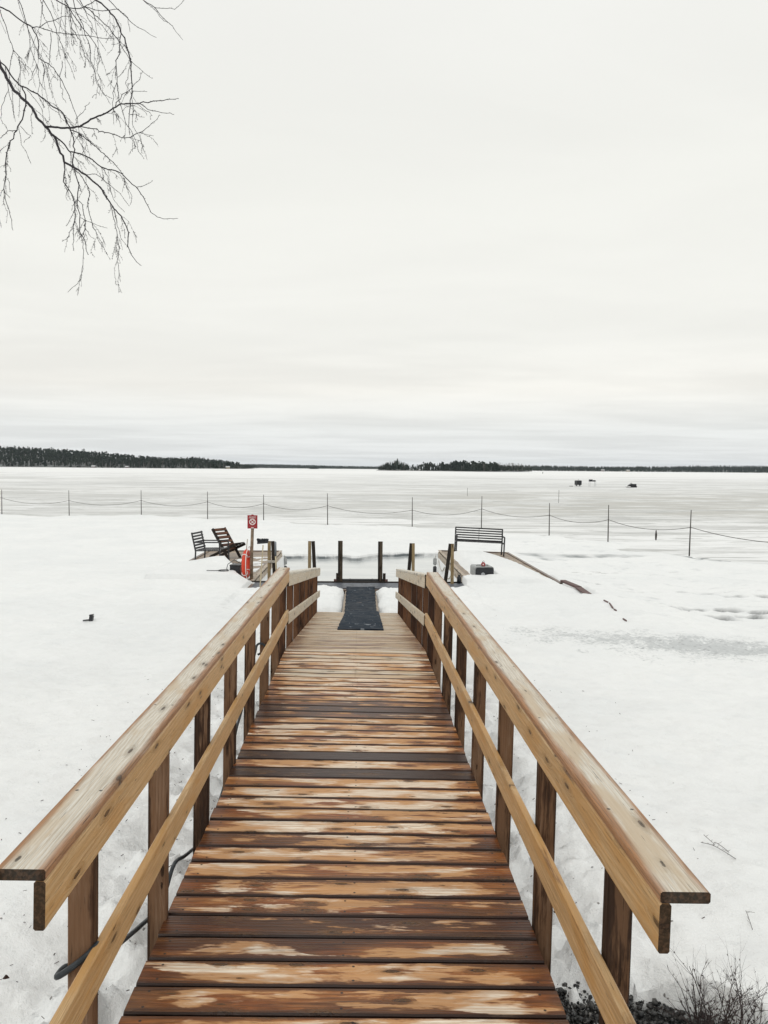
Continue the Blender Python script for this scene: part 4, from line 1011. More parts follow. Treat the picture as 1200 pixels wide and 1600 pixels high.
for (x, y, h, lb_) in ((14.6, 104, 1.1, 'faint thin stick on the ice far beyond the middle of the rope fence'), (21.9, 84, 1.4, 'thin lone stick on the ice left of the small dark hut')):
    o = MB().tube([(x, y, -.2), (x + .02, y, h)], .022, 6).build('marker_stick', M['pole']); tag(o, lb_, 'stick')

# ---------------------------------------------------------------- things far out on the ice
h = empty('ice_fishing_sled', (49.3, 172.5, 0), rz=.2, label='small dark box hut on runners, leftmost of the things far out on the ice', cat='sled')
MB().box((0, 0, .80), (1.25, 1.0, .95), None, .08).build('cabin', M['black'], h)
MB().box((0, 0, 1.30), (1.1, .9, .06), None, .02).build('roof', M['metal'], h)
for sy in (-1, 1): MB().bar((-.75, sy * .4, .08), (.75, sy * .4, .08), .06, .08).build('runner', M['cabinroof'], h)
for sx in (-1, 1): MB().bar((sx * .4, 0, .1), (sx * .4, 0, .35), .6, .06, (1, 0, 0)).build('strut', M['metal'], h)
MB().tube([(.1, 0, 1.3), (.1, 0, 1.65)], .03, 6).build('flue', M['metal'], h)
o = MB().box((47.3, 171, .06), (.75, .4, .12), None, .02).build('flat_sled', M['pole']); tag(o, 'small flat dark sled lying left of the dark box hut', 'sled')
t = empty('trestle_stand', (52.5, 172.5, 0), rz=.15, label='two dark boxes raised on a thin legged stand, middle of the things far out', cat='stand')
for x in (-.65, .75):
    for y in (-.3, .3): MB().tube([(x, y, 0), (x * .95, y, 1.1)], .02, 6).build('leg', M['galv'], t)
MB().bar((-.75, 0, 1.11), (.85, 0, 1.11), .6, .03).build('shelf', M['pole'], t)
MB().box((-.42, 0, 1.36), (.60, .5, .44), None, .04).build('box', M['black'], t)
MB().box((.45, 0, 1.27), (.55, .45, .28), None, .04).build('box', M['black'], t)
MB().tube([(.06, 0, 1.12), (.06, 0, 1.6)], .04, 6).build('rod', M['pole'], t)
s_ = empty('snowmobile', (58.9, 165, 0), rz=math.pi + .1, label='dark snowmobile parked far out on the ice, rightmost of the small things', cat='snowmobile')
MB().add([(x, y * s, z) for s in (-1, 1) for x, y, z in ((1.0, .25, .25), (.55, .38, .62), (.15, .36, .86), (-.1, .22, .72), (-.95, .2, .62), (-1.0, .2, .3))], [(0, 1, 2, 3, 4, 5), (11, 10, 9, 8, 7, 6), (0, 6, 7, 1), (1, 7, 8, 2), (2, 8, 9, 3), (3, 9, 10, 4), (4, 10, 11, 5), (5, 11, 6, 0)]).build('body', M['black'], s_)
MB().box((-.55, 0, .70), (.9, .34, .14), None, .04).build('seat', M['metal'], s_)
MB().add([(.42, -.25, .70), (.42, .25, .70), (.16, .2, 1.05), (.16, -.2, 1.05)], [(0, 1, 2, 3)]).build('windscreen', M['greycase'], s_)
MB().box((-.45, 0, .16), (1.3, .38, .30), None, .08).build('track', M['metal'], s_)
for sy in (-1, 1): MB().tube([(.3, sy * .42, .04), (1.0, sy * .42, .04), (1.2, sy * .42, .16)], .05, 6).build('ski', M['metal'], s_)
MB().tube([(.1, -.33, .98), (.12, 0, .92), (.1, .33, .98)], .025, 6).build('handlebar', M['metal'], s_)
# ---------------------------------------------------------------- shrub, twigs, leaf, litter
def grow(mb, p, d, L, r, depth, R, droop=0.0, spread=.5, kids=3, n=5, sides=4):
    pts_ = [Vector(p)]; d = Vector(d).normalized()
    for i in range(n):
        d = (d + Vector((R.gauss(0, .10), R.gauss(0, .10), R.gauss(0, .07) - droop))).normalized()
        pts_.append(pts_[-1] + d * L / n)
    mb.tube(pts_, [r * (1 - .65 * i / n) for i in range(n + 1)], sides, cap=False)
    if depth > 0:
        for k in range(kids):
            i = R.randint(1, n); q = pts_[i]
            dd = (d + Vector((R.gauss(0, spread), R.gauss(0, spread), R.gauss(0, spread * .5)))).normalized()
            grow(mb, q, dd, L * R.uniform(.35, .65), r * (1 - .6 * i / n) * .7, depth - 1, R, droop, spread, kids, n, sides)
        if r < .003:
            for q in pts_[1::2]:
                mb.tube([q, q + Vector((R.gauss(0, .004), R.gauss(0, .004), .008))], [r * .9, r * 1.5], 4)
def shrub(x, y, z, label, stems, H, r, seed, wid=.12, tilt=(0, 0)):
    R = random.Random(seed); root = empty('shrub', (x, y, z), label=label, cat='shrub')
    for i in range(stems):
        mb = MB(); a = R.uniform(0, 6.28); q = R.uniform(0, wid)
        grow(mb, (q * math.cos(a), q * math.sin(a) * .5, -.05), (math.cos(a) * R.uniform(.05, .35) + tilt[0], math.sin(a) * .3 + tilt[1], 1), H * R.uniform(.6, 1.0), r * R.uniform(.7, 1.1), 2, R, 0, .45, 4, 6)
        mb.build('stem', M['dry'], root)
shrub(1.50, 2.98, 1.24, 'bare leafless shrub beside the gravel patch in the lower right corner', 20, .35, .0044, 5, .11)
shrub(1.62, 3.0, 1.26, 'second bare shrub, just right of the larger shrub in the lower right', 8, .27, .0038, 9, .05)
shrub(1.76, 3.02, 1.28, 'thin single stem plant at the right edge of the bottom corner', 1, .30, .002, 15, .01)
R = random.Random(3)
def lying_twig(pts2, label, r=.0019, sh=None):
    mb = MB()
    for line in pts2:
        line = [(2.35 + (x - 2.35) * .8 + sh[0], 4.9 + (y - 4.9) * .8 + sh[1], h * .5) for x, y, h in line] if sh else line
        q = [Vector((x, y, gz(x, y) + h)) for x, y, h in line]; mb.tube(smooth_pts(q, 3), r, 5)
        for a, b in zip(q, q[1:]):
            for _ in range(2):
                s0 = a.lerp(b, R.random()); mb.tube([s0, s0 + Vector((R.gauss(0, .015), R.gauss(0, .015), .012))], r * .6, 4)
    o = mb.build('twig', M['dry']); tag(o, label, 'twig')
lying_twig([[(2.27, 4.98, .03), (2.33, 4.90, .05), (2.40, 4.80, .04), (2.43, 4.73, .01)], [(2.33, 4.90, .05), (2.36, 4.93, .06), (2.40, 4.86, .05), (2.42, 4.82, .03)], [(2.31, 5.02, .10), (2.34, 4.93, .06)]], 'forked dry twig lying on the snow right of the bridge', .0017, (-.07, -.26))
lying_twig([[(2.04, 3.72, .01), (2.055, 3.80, .03), (2.075, 3.86, .02)]], 'tiny curved dry twig on the snow above the shrub', .0014)
lf = MB(); lx, ly = -1.52, 3.30; lz = gz(lx, ly) + .02
lf.add([(lx, ly, lz), (lx + .018, ly + .01, lz + .012), (lx + .034, ly, lz + .004), (lx + .018, ly - .014, lz + .008), (lx + .017, ly - .002, lz + .022)], [(0, 4, 1), (1, 4, 2), (2, 4, 3), (3, 4, 0), (0, 1, 2, 3)])
lf.tube([(lx, ly, lz), (lx - .016, ly - .01, lz)], .0016, 4)
o = lf.build('dead_leaf', M['chairwood']); tag(o, 'curled dead brown leaf on the snow at the lower left edge', 'leaf')
mb = MB()
for _ in range(900):
    s_x = R.choice((-1, -1, 1)); x = s_x * (.80 + abs(R.gauss(0, .7))); y = R.uniform(2.2, 9) if R.random() < .7 else R.uniform(2.2, 14)
    if x > .7 and y < 3.8: continue
    z = gz(x, y) if _ % 1 == 0 else 0
    a = R.uniform(0, 6.28); L = R.uniform(.004, .022) * (1.6 if R.random() < .1 else 1); r = R.uniform(.0012, .003)
    mb.tube([(x, y, z + .002), (x + L * math.cos(a), y + L * math.sin(a), z + .003 + R.uniform(0, .006))], r, 3)
o = mb.build('needle_litter', M['dry']); tag(o, 'needles and bark bits scattered on the snow beside the bridge', 'litter', kind='stuff')

# ---------------------------------------------------------------- birch whose branches hang into the upper left
BRANCHES=[[-2.429,5.2,6.425,13.0,-2.363,5.185,6.279,12.2,-2.299,5.172,6.163,11.5,-2.256,5.164,6.084,11.1,-2.205,5.155,6.001,10.6,-2.129,5.145,5.934,10.0,-2.087,5.139,5.893,9.7,-2.057,5.133,5.83,9.4,-2.002,5.125,5.772,9.0,-1.943,5.117,5.71,8.5,-1.909,5.109,5.628,8.0,-1.874,5.1,5.541,7.5,-1.816,5.093,5.508,7.1,-1.732,5.084,5.458,6.6,-1.665,5.076,5.4,6.0,-1.624,5.07,5.359,5.7,-1.577,5.062,5.285,5.2,-1.548,5.056,5.24,4.8,-1.502,5.05,5.195,4.4,-1.468,5.043,5.129,3.9,-1.451,5.039,5.084,3.6,-1.456,5.031,5.002,3.0,-1.432,5.025,4.945,2.5,-1.395,5.019,4.896,1.9,-1.366,5.015,4.875,1.5],
[-2.002,5.125,5.772,7.2,-1.957,5.113,5.764,7.0,-1.889,5.093,5.749,6.7,-1.822,5.074,5.743,6.3,-1.754,5.055,5.744,6.0,-1.731,5.047,5.756,5.8,-1.65,5.021,5.786,5.3,-1.575,4.998,5.805,4.9,-1.521,4.98,5.829,4.5,-1.468,4.962,5.849,4.2,-1.408,4.944,5.844,3.8,-1.344,4.925,5.837,3.4,-1.254,4.898,5.84,2.8,-1.157,4.869,5.84,2.1,-1.086,4.847,5.837,1.4],
[-1.344,4.925,5.837,2.7,-1.254,4.895,5.781,2.1,-1.157,4.865,5.755,1.6,-1.115,4.853,5.744,1.2],
[-1.508,4.976,5.839,2.5,-1.488,4.949,5.856,2.4,-1.396,4.868,5.881,2.0,-1.309,4.787,5.906,1.5,-1.271,4.735,5.933,1.2],
[-1.822,5.074,5.743,3.8,-1.727,5.035,5.734,3.5,-1.658,5.005,5.712,3.3,-1.588,4.975,5.685,3.0,-1.52,4.944,5.658,2.8,-1.451,4.913,5.623,2.6,-1.393,4.887,5.614,2.4,-1.325,4.854,5.632,2.1,-1.257,4.818,5.656,1.7,-1.183,4.771,5.704,1.2],
[-1.822,5.074,5.731,3.6,-1.771,5.066,5.712,3.4,-1.715,5.055,5.666,3.2,-1.652,5.043,5.619,2.9,-1.605,5.034,5.576,2.7,-1.537,5.02,5.515,2.4,-1.478,5.006,5.442,1.9],
[-1.943,5.117,5.71,5.1,-1.929,5.123,5.703,5.1,-1.888,5.142,5.67,4.9,-1.866,5.156,5.636,4.7,-1.859,5.159,5.629,4.7,-1.8,5.179,5.626,4.5,-1.731,5.203,5.6,4.2,-1.681,5.225,5.562,4.0,-1.64,5.239,5.55,3.9,-1.609,5.249,5.552,3.7,-1.557,5.267,5.535,3.5,-1.5,5.293,5.478,3.2,-1.475,5.303,5.463,3.1,-1.435,5.325,5.407,2.8,-1.394,5.357,5.317,2.4,-1.356,5.371,5.292,2.1,-1.299,5.388,5.286,1.8,-1.226,5.41,5.298,1.4],
[-1.475,5.303,5.463,2.2,-1.436,5.344,5.489,1.8,-1.393,5.393,5.537,1.1],
[-1.874,5.1,5.538,4.2,-1.874,5.115,5.498,4.1,-1.895,5.139,5.431,3.8,-1.852,5.171,5.362,3.4,-1.843,5.192,5.304,3.1,-1.858,5.224,5.211,2.7,-1.878,5.265,5.094,2.0,-1.886,5.285,5.033,1.5],
[-2.598,5.6,6.557,6.1,-2.482,5.579,6.394,5.7,-2.44,5.573,6.358,5.6,-2.373,5.56,6.259,5.4,-2.325,5.554,6.218,5.3,-2.286,5.549,6.204,5.2,-2.211,5.54,6.163,5.1,-2.145,5.531,6.11,4.9,-2.098,5.525,6.07,4.8,-2.052,5.519,6.047,4.7,-2.006,5.51,5.978,4.5,-1.978,5.502,5.908,4.4,-1.957,5.496,5.859,4.3,-1.944,5.487,5.773,4.1,-1.959,5.476,5.672,3.9,-1.925,5.464,5.57,3.7,-1.917,5.449,5.427,3.4,-1.897,5.437,5.318,3.1,-1.899,5.425,5.207,2.8,-1.858,5.416,5.139,2.6,-1.833,5.405,5.041,2.2],
[-2.325,5.554,6.218,5.1,-2.301,5.555,6.163,4.9,-2.301,5.557,6.093,4.7,-2.327,5.559,5.998,4.4,-2.367,5.562,5.923,4.1,-2.415,5.564,5.853,3.9,-2.439,5.566,5.78,3.6,-2.452,5.568,5.698,3.3,-2.451,5.57,5.624,3.1,-2.469,5.572,5.529,2.7,-2.454,5.575,5.433,2.4,-2.432,5.577,5.353,2.0,-2.417,5.579,5.251,1.4],
[-2.367,5.562,5.923,3.0,-2.395,5.511,5.901,2.6,-2.415,5.458,5.848,2.2,-2.43,5.405,5.791,1.6],
[-1.917,5.449,5.427,2.7,-1.877,5.432,5.383,2.6,-1.85,5.399,5.279,2.5,-1.843,5.377,5.206,2.3,-1.851,5.349,5.119,2.2,-1.836,5.326,5.045,2.0,-1.831,5.293,4.939,1.8,-1.834,5.263,4.845,1.7,-1.868,5.241,4.793,1.5,-1.906,5.22,4.746,1.3],
[-1.957,5.471,5.636,3.2,-1.871,5.43,5.558,2.9,-1.829,5.402,5.494,2.8,-1.808,5.379,5.435,2.6,-1.792,5.32,5.282,2.3,-1.768,5.296,5.223,2.1,-1.721,5.253,5.119,1.8,-1.673,5.219,5.045,1.5,-1.638,5.196,4.993,1.3],
[-1.573,5.06,5.265,2.5,-1.527,5.012,5.138,2.3,-1.505,4.978,5.047,2.1,-1.481,4.947,4.966,1.9,-1.487,4.913,4.876,1.7,-1.467,4.883,4.796,1.4,-1.45,4.86,4.736,1.2],
[-1.546,5.055,5.232,2.1,-1.566,5.177,5.169,1.8,-1.572,5.27,5.119,1.5,-1.552,5.354,5.085,1.1],
[-1.681,5.225,5.562,2.2,-1.653,5.278,5.519,2.0,-1.659,5.323,5.469,1.8,-1.652,5.377,5.409,1.6,-1.631,5.415,5.376,1.4,-1.599,5.455,5.346,1.1],
[-1.732,5.084,5.458,2.1,-1.68,5.123,5.477,2.0,-1.65,5.152,5.461,1.9,-1.613,5.19,5.435,1.7,-1.55,5.26,5.378,1.4,-1.522,5.299,5.337,1.1],
[-1.546,5.272,5.511,2.0,-1.55,5.325,5.484,1.8,-1.538,5.416,5.444,1.5,-1.569,5.482,5.406,1.1],
[-1.856,5.224,5.211,2.2,-1.852,5.121,5.11,1.7,-1.847,5.062,5.052,1.4,-1.86,5.01,5.017,1.0],
[-1.841,5.199,5.285,1.9,-1.86,5.168,5.214,1.5,-1.879,5.141,5.152,1.1],
[-1.843,5.377,5.208,2.0,-1.814,5.403,5.161,1.5,-1.792,5.415,5.148,1.1],
[-1.897,5.435,5.298,2.0,-1.868,5.476,5.29,1.9,-1.816,5.543,5.282,1.5,-1.772,5.597,5.281,1.2],
[-1.895,5.139,5.431,2.1,-1.892,5.184,5.398,1.8,-1.891,5.246,5.35,1.1],
[-2.469,5.572,5.529,1.9,-2.522,5.64,5.507,1.5,-2.575,5.686,5.509,1.2],
[-2.453,5.57,5.615,1.9,-2.403,5.515,5.553,1.6,-2.369,5.446,5.464,1.1],
[-2.469,5.573,5.507,1.9,-2.452,5.592,5.492,1.5,-2.444,5.604,5.479,1.2],
[-2.72,6.008,5.513,2.0,-2.693,6.009,5.419,1.5,-2.689,6.009,5.391,1.2],
[-2.062,5.9,7.186,7.4,-1.916,5.86,6.986,6.5,-1.814,5.839,6.904,6.1,-1.765,5.826,6.844,5.8,-1.724,5.811,6.758,5.5,-1.683,5.793,6.658,5.1,-1.643,5.771,6.529,4.6,-1.632,5.753,6.421,4.2,-1.621,5.73,6.286,3.6,-1.629,5.711,6.172,3.1,-1.623,5.674,5.954,1.9],
[-1.718,5.804,6.717,3.6,-1.729,5.802,6.617,3.4,-1.753,5.799,6.494,3.1,-1.747,5.797,6.376,2.9,-1.733,5.794,6.241,2.6,-1.688,5.791,6.095,2.2,-1.64,5.789,6.022,1.9,-1.601,5.787,5.902,1.6,-1.555,5.785,5.832,1.2],
[-2.192,6.0,7.152,4.2,-2.032,5.939,6.983,3.7,-1.964,5.918,6.938,3.5,-1.886,5.888,6.858,3.2,-1.802,5.855,6.767,2.9,-1.739,5.826,6.681,2.6,-1.645,5.777,6.525,2.1,-1.534,5.734,6.417,1.6,-1.471,5.713,6.37,1.2],
[-2.032,6.3,7.313,3.7,-1.976,6.355,7.275,3.3,-1.903,6.425,7.224,2.9,-1.852,6.472,7.189,2.6,-1.798,6.517,7.16,2.3,-1.669,6.604,7.13,1.4],
[-1.727,6.1,7.225,3.6,-1.653,6.161,7.169,3.1,-1.579,6.207,7.143,2.8,-1.526,6.254,7.092,2.4,-1.464,6.297,7.055,2.0,-1.398,6.356,6.984,1.3],
[-1.583,6.207,7.141,2.3,-1.511,6.216,7.143,2.1,-1.431,6.225,7.143,1.9,-1.36,6.237,7.222,1.5,-1.339,6.241,7.253,1.3],
[-1.653,6.161,7.169,2.3,-1.561,6.106,7.074,2.0,-1.48,6.051,6.97,1.6,-1.425,6.021,6.926,1.3],
[-2.943,6.4,7.275,6.1,-2.854,6.423,7.237,5.8,-2.788,6.44,7.216,5.6,-2.691,6.469,7.149,5.2,-2.631,6.485,7.121,5.0,-2.596,6.505,7.046,4.7,-2.605,6.537,6.907,4.3,-2.543,6.552,6.879,4.0,-2.496,6.565,6.849,3.8,-2.438,6.59,6.76,3.4,-2.378,6.628,6.605,2.8,-2.342,6.654,6.496,2.2,-2.334,6.686,6.349,1.4],
[-2.631,6.485,7.121,3.8,-2.573,6.489,7.125,3.6,-2.444,6.499,7.09,3.3,-2.341,6.507,7.089,3.0,-2.15,6.521,7.08,2.4,-1.954,6.535,7.085,1.6],
[-2.573,6.489,7.125,3.2,-2.536,6.567,7.213,2.9,-2.471,6.672,7.309,2.3,-2.413,6.757,7.363,1.7],
[-2.817,6.6,7.496,3.8,-2.796,6.63,7.414,3.6,-2.762,6.676,7.283,3.2,-2.744,6.718,7.157,2.9,-2.753,6.737,7.097,2.7,-2.719,6.776,6.981,2.3,-2.708,6.816,6.854,1.9,-2.74,6.844,6.765,1.4],
[-2.427,5.4,6.702,2.9,-2.395,5.401,6.637,2.8,-2.348,5.402,6.494,2.5,-2.314,5.403,6.383,2.3,-2.277,5.403,6.343,2.2,-2.27,5.404,6.245,1.9,-2.276,5.405,6.085,1.6,-2.286,5.406,5.944,1.1],
[-2.314,5.403,6.383,2.2,-2.326,5.393,6.307,2.1,-2.329,5.376,6.174,1.8,-2.302,5.356,6.02,1.5,-2.29,5.342,5.91,1.1],
[-2.18,5.5,6.83,3.2,-2.151,5.508,6.773,3.0,-2.095,5.522,6.664,2.7,-2.076,5.533,6.571,2.4,-2.042,5.543,6.496,2.1,-2.026,5.551,6.426,1.9,-1.965,5.569,6.277,1.2],
[-2.132,5.8,7.011,3.4,-2.112,5.796,6.943,3.2,-2.078,5.792,6.876,3.1,-2.064,5.785,6.742,2.8,-2.002,5.779,6.656,2.6,-1.97,5.773,6.542,2.3,-1.9,5.767,6.448,2.0,-1.877,5.761,6.342,1.8,-1.782,5.752,6.201,1.2],
[-1.936,5.4,6.777,3.1,-1.902,5.379,6.704,3.0,-1.846,5.34,6.562,2.7,-1.777,5.292,6.393,2.3,-1.72,5.235,6.186,1.8,-1.684,5.204,6.077,1.6,-1.645,5.182,6.003,1.3,-1.584,5.163,5.971,1.1],
[-2.334,6.0,7.125,5.0,-2.243,5.98,7.047,4.5,-2.139,5.959,6.979,4.0,-2.035,5.928,6.822,3.3,-1.929,5.899,6.688,2.5,-1.902,5.885,6.608,2.1,-1.91,5.864,6.483,1.2],
[-2.488,6.495,7.089,3.0,-2.521,6.561,6.967,2.6,-2.572,6.655,6.789,2.0,-2.565,6.714,6.677,1.4],
[-2.048,5.555,6.397,2.3,-2.008,5.411,6.199,1.8,-1.952,5.29,6.038,1.4,-1.907,5.235,5.973,1.1],
[-2.081,5.793,6.889,3.9,-1.962,5.674,6.818,3.3,-1.835,5.536,6.776,2.5,-1.784,5.475,6.764,2.0],
[-2.032,5.939,6.983,3.0,-1.901,5.967,6.971,2.6,-1.791,5.989,7.0,2.3,-1.726,6.008,6.948,2.0,-1.718,6.028,6.857,1.5],
[-2.173,5.503,6.811,2.3,-2.129,5.433,6.646,1.8,-2.081,5.393,6.562,1.5,-2.031,5.349,6.469,1.1],
[-2.087,5.963,7.042,2.5,-2.02,5.971,6.956,2.2,-1.907,5.98,6.872,1.8,-1.825,5.988,6.777,1.2],
[-2.445,5.573,6.354,2.6,-2.422,5.565,6.199,2.1,-2.391,5.559,6.09,1.7,-2.373,5.553,5.979,1.2],
[-2.426,5.564,6.186,2.1,-2.45,5.524,6.072,1.8,-2.445,5.49,5.972,1.5,-2.382,5.454,5.876,1.1],
[-2.719,6.776,6.981,2.5,-2.792,6.86,6.926,2.0,-2.853,6.926,6.882,1.4],
[-2.711,6.816,6.854,2.6,-2.632,6.725,6.749,1.4],
[-2.289,5.549,6.195,2.1,-2.225,5.528,6.122,1.8,-2.174,5.509,6.051,1.5,-2.154,5.488,5.956,1.1],
[-2.211,5.54,6.163,1.8,-2.104,5.497,6.047,1.5,-1.98,5.451,5.935,1.1],
[-2.087,5.139,5.893,1.9,-2.101,5.16,5.813,1.5,-2.106,5.179,5.741,1.1],
[-2.342,5.561,5.953,2.1,-2.256,5.521,5.874,1.6,-2.293,5.494,5.814,1.1],
[-2.355,5.561,5.949,1.9,-2.323,5.523,5.839,1.6,-2.27,5.487,5.739,1.4,-2.234,5.46,5.665,1.1],
[-1.785,5.063,5.758,1.9,-1.793,5.108,5.822,1.7,-1.766,5.186,5.913,1.4,-1.754,5.236,5.977,1.1],
[-2.032,5.939,6.983,2.2,-1.984,5.904,6.874,2.0,-1.916,5.863,6.753,1.7,-1.832,5.814,6.611,1.2],
[-1.646,5.771,6.531,2.2,-1.665,5.786,6.413,1.9,-1.685,5.792,6.37,1.7,-1.656,5.8,6.316,1.6,-1.627,5.807,6.266,1.4,-1.61,5.812,6.237,1.2],
[-1.747,5.797,6.376,2.4,-1.802,5.87,6.337,2.2,-1.832,5.975,6.27,1.8,-1.861,6.08,6.198,1.3],
[-1.832,5.975,6.27,2.2,-1.759,5.887,6.139,1.6,-1.745,5.855,6.089,1.2],
[-1.61,5.812,6.237,1.9,-1.526,5.689,6.142,1.7,-1.462,5.6,6.082,1.4,-1.432,5.505,5.992,1.1],
[-1.622,5.73,6.288,2.1,-1.491,5.649,6.248,1.2],
[-1.63,5.704,6.111,2.1,-1.547,5.783,6.13,1.2],
[-1.325,4.854,5.632,1.6,-1.257,4.888,5.629,1.0],
[-1.613,5.73,6.289,2.1,-1.599,5.678,6.14,1.9,-1.591,5.631,6.009,1.7,-1.519,5.578,5.878,1.4,-1.489,5.546,5.796,1.2]]

birch = empty('birch_tree', (-5.4, 6.2, 1.2), label='bare birch with thin dark drooping branches hanging in from the upper left', cat='tree')
BT = Matrix.Translation((5.4, -6.2, -1.2))
o = MB().tube([(-5.4, 6.2, .9), (-5.42, 6.15, 3), (-5.35, 6.25, 6), (-5.45, 6.2, 9), (-5.4, 6.3, 12.5), (-5.3, 6.2, 15)], [.17, .15, .125, .10, .06, .02], 14).build('trunk', M['trunkbark'], birch, True); o.matrix_local = BT
R = random.Random(12)
def twigs(mb, P, r0):
    for i in range(1, len(P)):
        a, b = P[i - 1][0], P[i][0]; L = (b - a).length; r = P[i][1]
        k = int(L / .022) + 1
        for _ in range(k):
            t = R.random(); q = a.lerp(b, t); d = (b - a).normalized(); sd = Vector((R.gauss(0, 1), R.gauss(0, 1), R.gauss(0, .6))); dd = (d * .7 + sd * .5).normalized()
            mb.tube([q, q + dd * R.uniform(.006, .012)], [max(r * .6, .0008), max(r * .55, .0011)], 4)
def hang(mb, p, d, L, r, depth):
    n = 7; P = [(Vector(p), r)]; d = Vector(d).normalized()
    for i in range(n):
        d = (d + Vector((R.gauss(0, .13), R.gauss(0, .13), R.gauss(0, .10) - .10))).normalized(); rr = max(r * (1 - .5 * (i + 1) / n), .0008); P.append((P[-1][0] + d * L / n, rr))
    mb.tube([q for q, _ in P], [q for _, q in P], 5, cap=False); twigs(mb, P, r)
    if depth:
        for _ in range(R.randint(1, 3)):
            i = R.randint(2, n); hang(mb, P[i][0], d + Vector((R.gauss(0, .5), R.gauss(0, .5), R.gauss(0, .3))), L * R.uniform(.3, .6), max(r * .7, .0009), depth - 1)
for j, row in enumerate(BRANCHES):
    P = [(Vector(row[i:i + 3]), row[i + 3] / 1000) for i in range(0, len(row), 4)]
    # smooth the path and wiggle it a little between the joints
    Q = []
    for i in range(len(P) - 1):
        n = 3; a, b = P[i], P[i + 1]; L = (b[0] - a[0]).length
        for k in range(n):
            t = k / n; w = L * .035 * (1 if k else 0)
            Q.append((a[0].lerp(b[0], t) + Vector((R.gauss(0, w), R.gauss(0, w), R.gauss(0, w))), max(a[1] * (1 - t) + b[1] * t, .0011)))
    Q.append((P[-1][0], max(P[-1][1], .0011)))
    Q = [(q, max(w_ * .92, .0012)) for q, w_ in Q]; mb = MB(); mb.tube([q for q, _ in Q], [q for _, q in Q], 6 if Q[0][1] > .004 else 5)
    twigs(mb, Q, Q[0][1])
    if len(P) > 6:
        for _ in range(3 + len(P) // 3):
            i = R.randint(len(P) // 4, int(len(P) * .72)); d = (P[i][0] - P[i - 1][0]).normalized()
            hang(mb, P[i][0], d + Vector((R.gauss(0, .5), R.gauss(0, .4), R.gauss(0, .3) - .3)), R.uniform(.07, .18), .0011, 1)
    o = mb.build('branch', M['bark'], birch, True); o.matrix_local = BT
# fine hanging twigs from limbs above the picture
for _ in range(9):
    x = -2.95 + R.random() * .95; y = 6.0 + R.uniform(-.5, .8)
    mb = MB(); hang(mb, (x * y / 6, y, 6.0 + .55 * (y) + R.uniform(-.05, .2) - 2.2 + .28), (R.gauss(.1, .15), 0, -1), R.uniform(.5, 1.0), .0022, 2)
    o = mb.build('branch', M['bark'], birch, True); o.matrix_local = BT
# limbs joining what shows to the trunk
for a in ((-3.2, 5.25, 6.3), (-3.3, 5.65, 6.4), (-3.5, 5.9, 7.1), (-3.4, 6.4, 6.9)):
    mb = MB(); mb.tube([(-5.4, 6.2, a[2] - 1.6), (-4.5, (6.2 + a[1]) / 2, a[2] - .3), a], [.045, .028, .014], 8); o = mb.build('limb', M['bark'], birch, True); o.matrix_local = BT

# ---------------------------------------------------------------- distant shores
def spruce(h, w, tiers, R, sides=5):
    """ragged conifer: rings of drooping boughs around a stem"""
    v = []; f = []
    for t in range(tiers):
        z0 = h * (.10 + .78 * t / tiers); z1 = z0 + h * (1.35 / tiers) * .9; r = w * (1 - t / tiers) ** .8 * R.uniform(.8, 1.1) + .12; b = len(v)
        for k in range(sides * 2):
            a = math.pi * k / sides + t; rr = r * ((1.0 if k % 2 == 0 else .5) + R.uniform(-.15, .15)); v.append((rr * math.cos(a), rr * math.sin(a), z0 - (h * .04 if k % 2 == 0 else -h * .02)))
        v.append((0, 0, min(z1, h))); tip = len(v) - 1
        for k in range(sides * 2): f.append((b + k, b + (k + 1) % (sides * 2), tip))
    return v, f
def pine(h, w, R):
    v = []; f = []
    for t in range(7):
        cx_, cy_ = R.gauss(0, w * .35), R.gauss(0, w * .35); cz_ = h * R.uniform(.55, .95); r = w * R.uniform(.3, .55); b = len(v)
        q = iv * (1 + .5 * (np.array([R.random() for _ in range(len(iv))])[:, None] - .5)) * np.array([r, r, r * .7]) + np.array([cx_, cy_, cz_])
        v += [tuple(a) for a in q]; f += [tuple(int(c_) + b for c_ in a) for a in if_]
    return v, f
def stem(h, r, n=4):
    v = [(r * math.cos(2 * math.pi * k / n), r * math.sin(2 * math.pi * k / n), -2) for k in range(n)] + [(r * .4 * math.cos(2 * math.pi * k / n), r * .4 * math.sin(2 * math.pi * k / n), h) for k in range(n)]
    return v, [(k, (k + 1) % n, n + (k + 1) % n, n + k) for k in range(n)]
def barecrown(h, R):
    v, f = stem(h, .28)
    for _ in range(22):
        z = h * R.uniform(.35, .92); a = R.uniform(0, 6.28); L = h * R.uniform(.10, .22); b = len(v)
        p = Vector((0, 0, z)); q = p + Vector((math.cos(a) * L * .6, math.sin(a) * L * .6, L)); s1_ = Vector((-math.sin(a), math.cos(a), 0)) * .10
        v += [tuple(p - s1_), tuple(p + s1_), tuple(q)]; f.append((b, b + 1, b + 2))
    return v, f
R = random.Random(21)
SPR = [spruce(R.uniform(.9, 1.1) * 16, R.uniform(2.0, 2.9), 6, R) for _ in range(6)]
PIN = [pine(R.uniform(.9, 1.1) * 16, 3.4, R) for _ in range(4)]
BIR = [barecrown(15, R) for _ in range(4)]
FARS = [spruce(16, 3.4, 2, R, 4) for _ in range(4)]
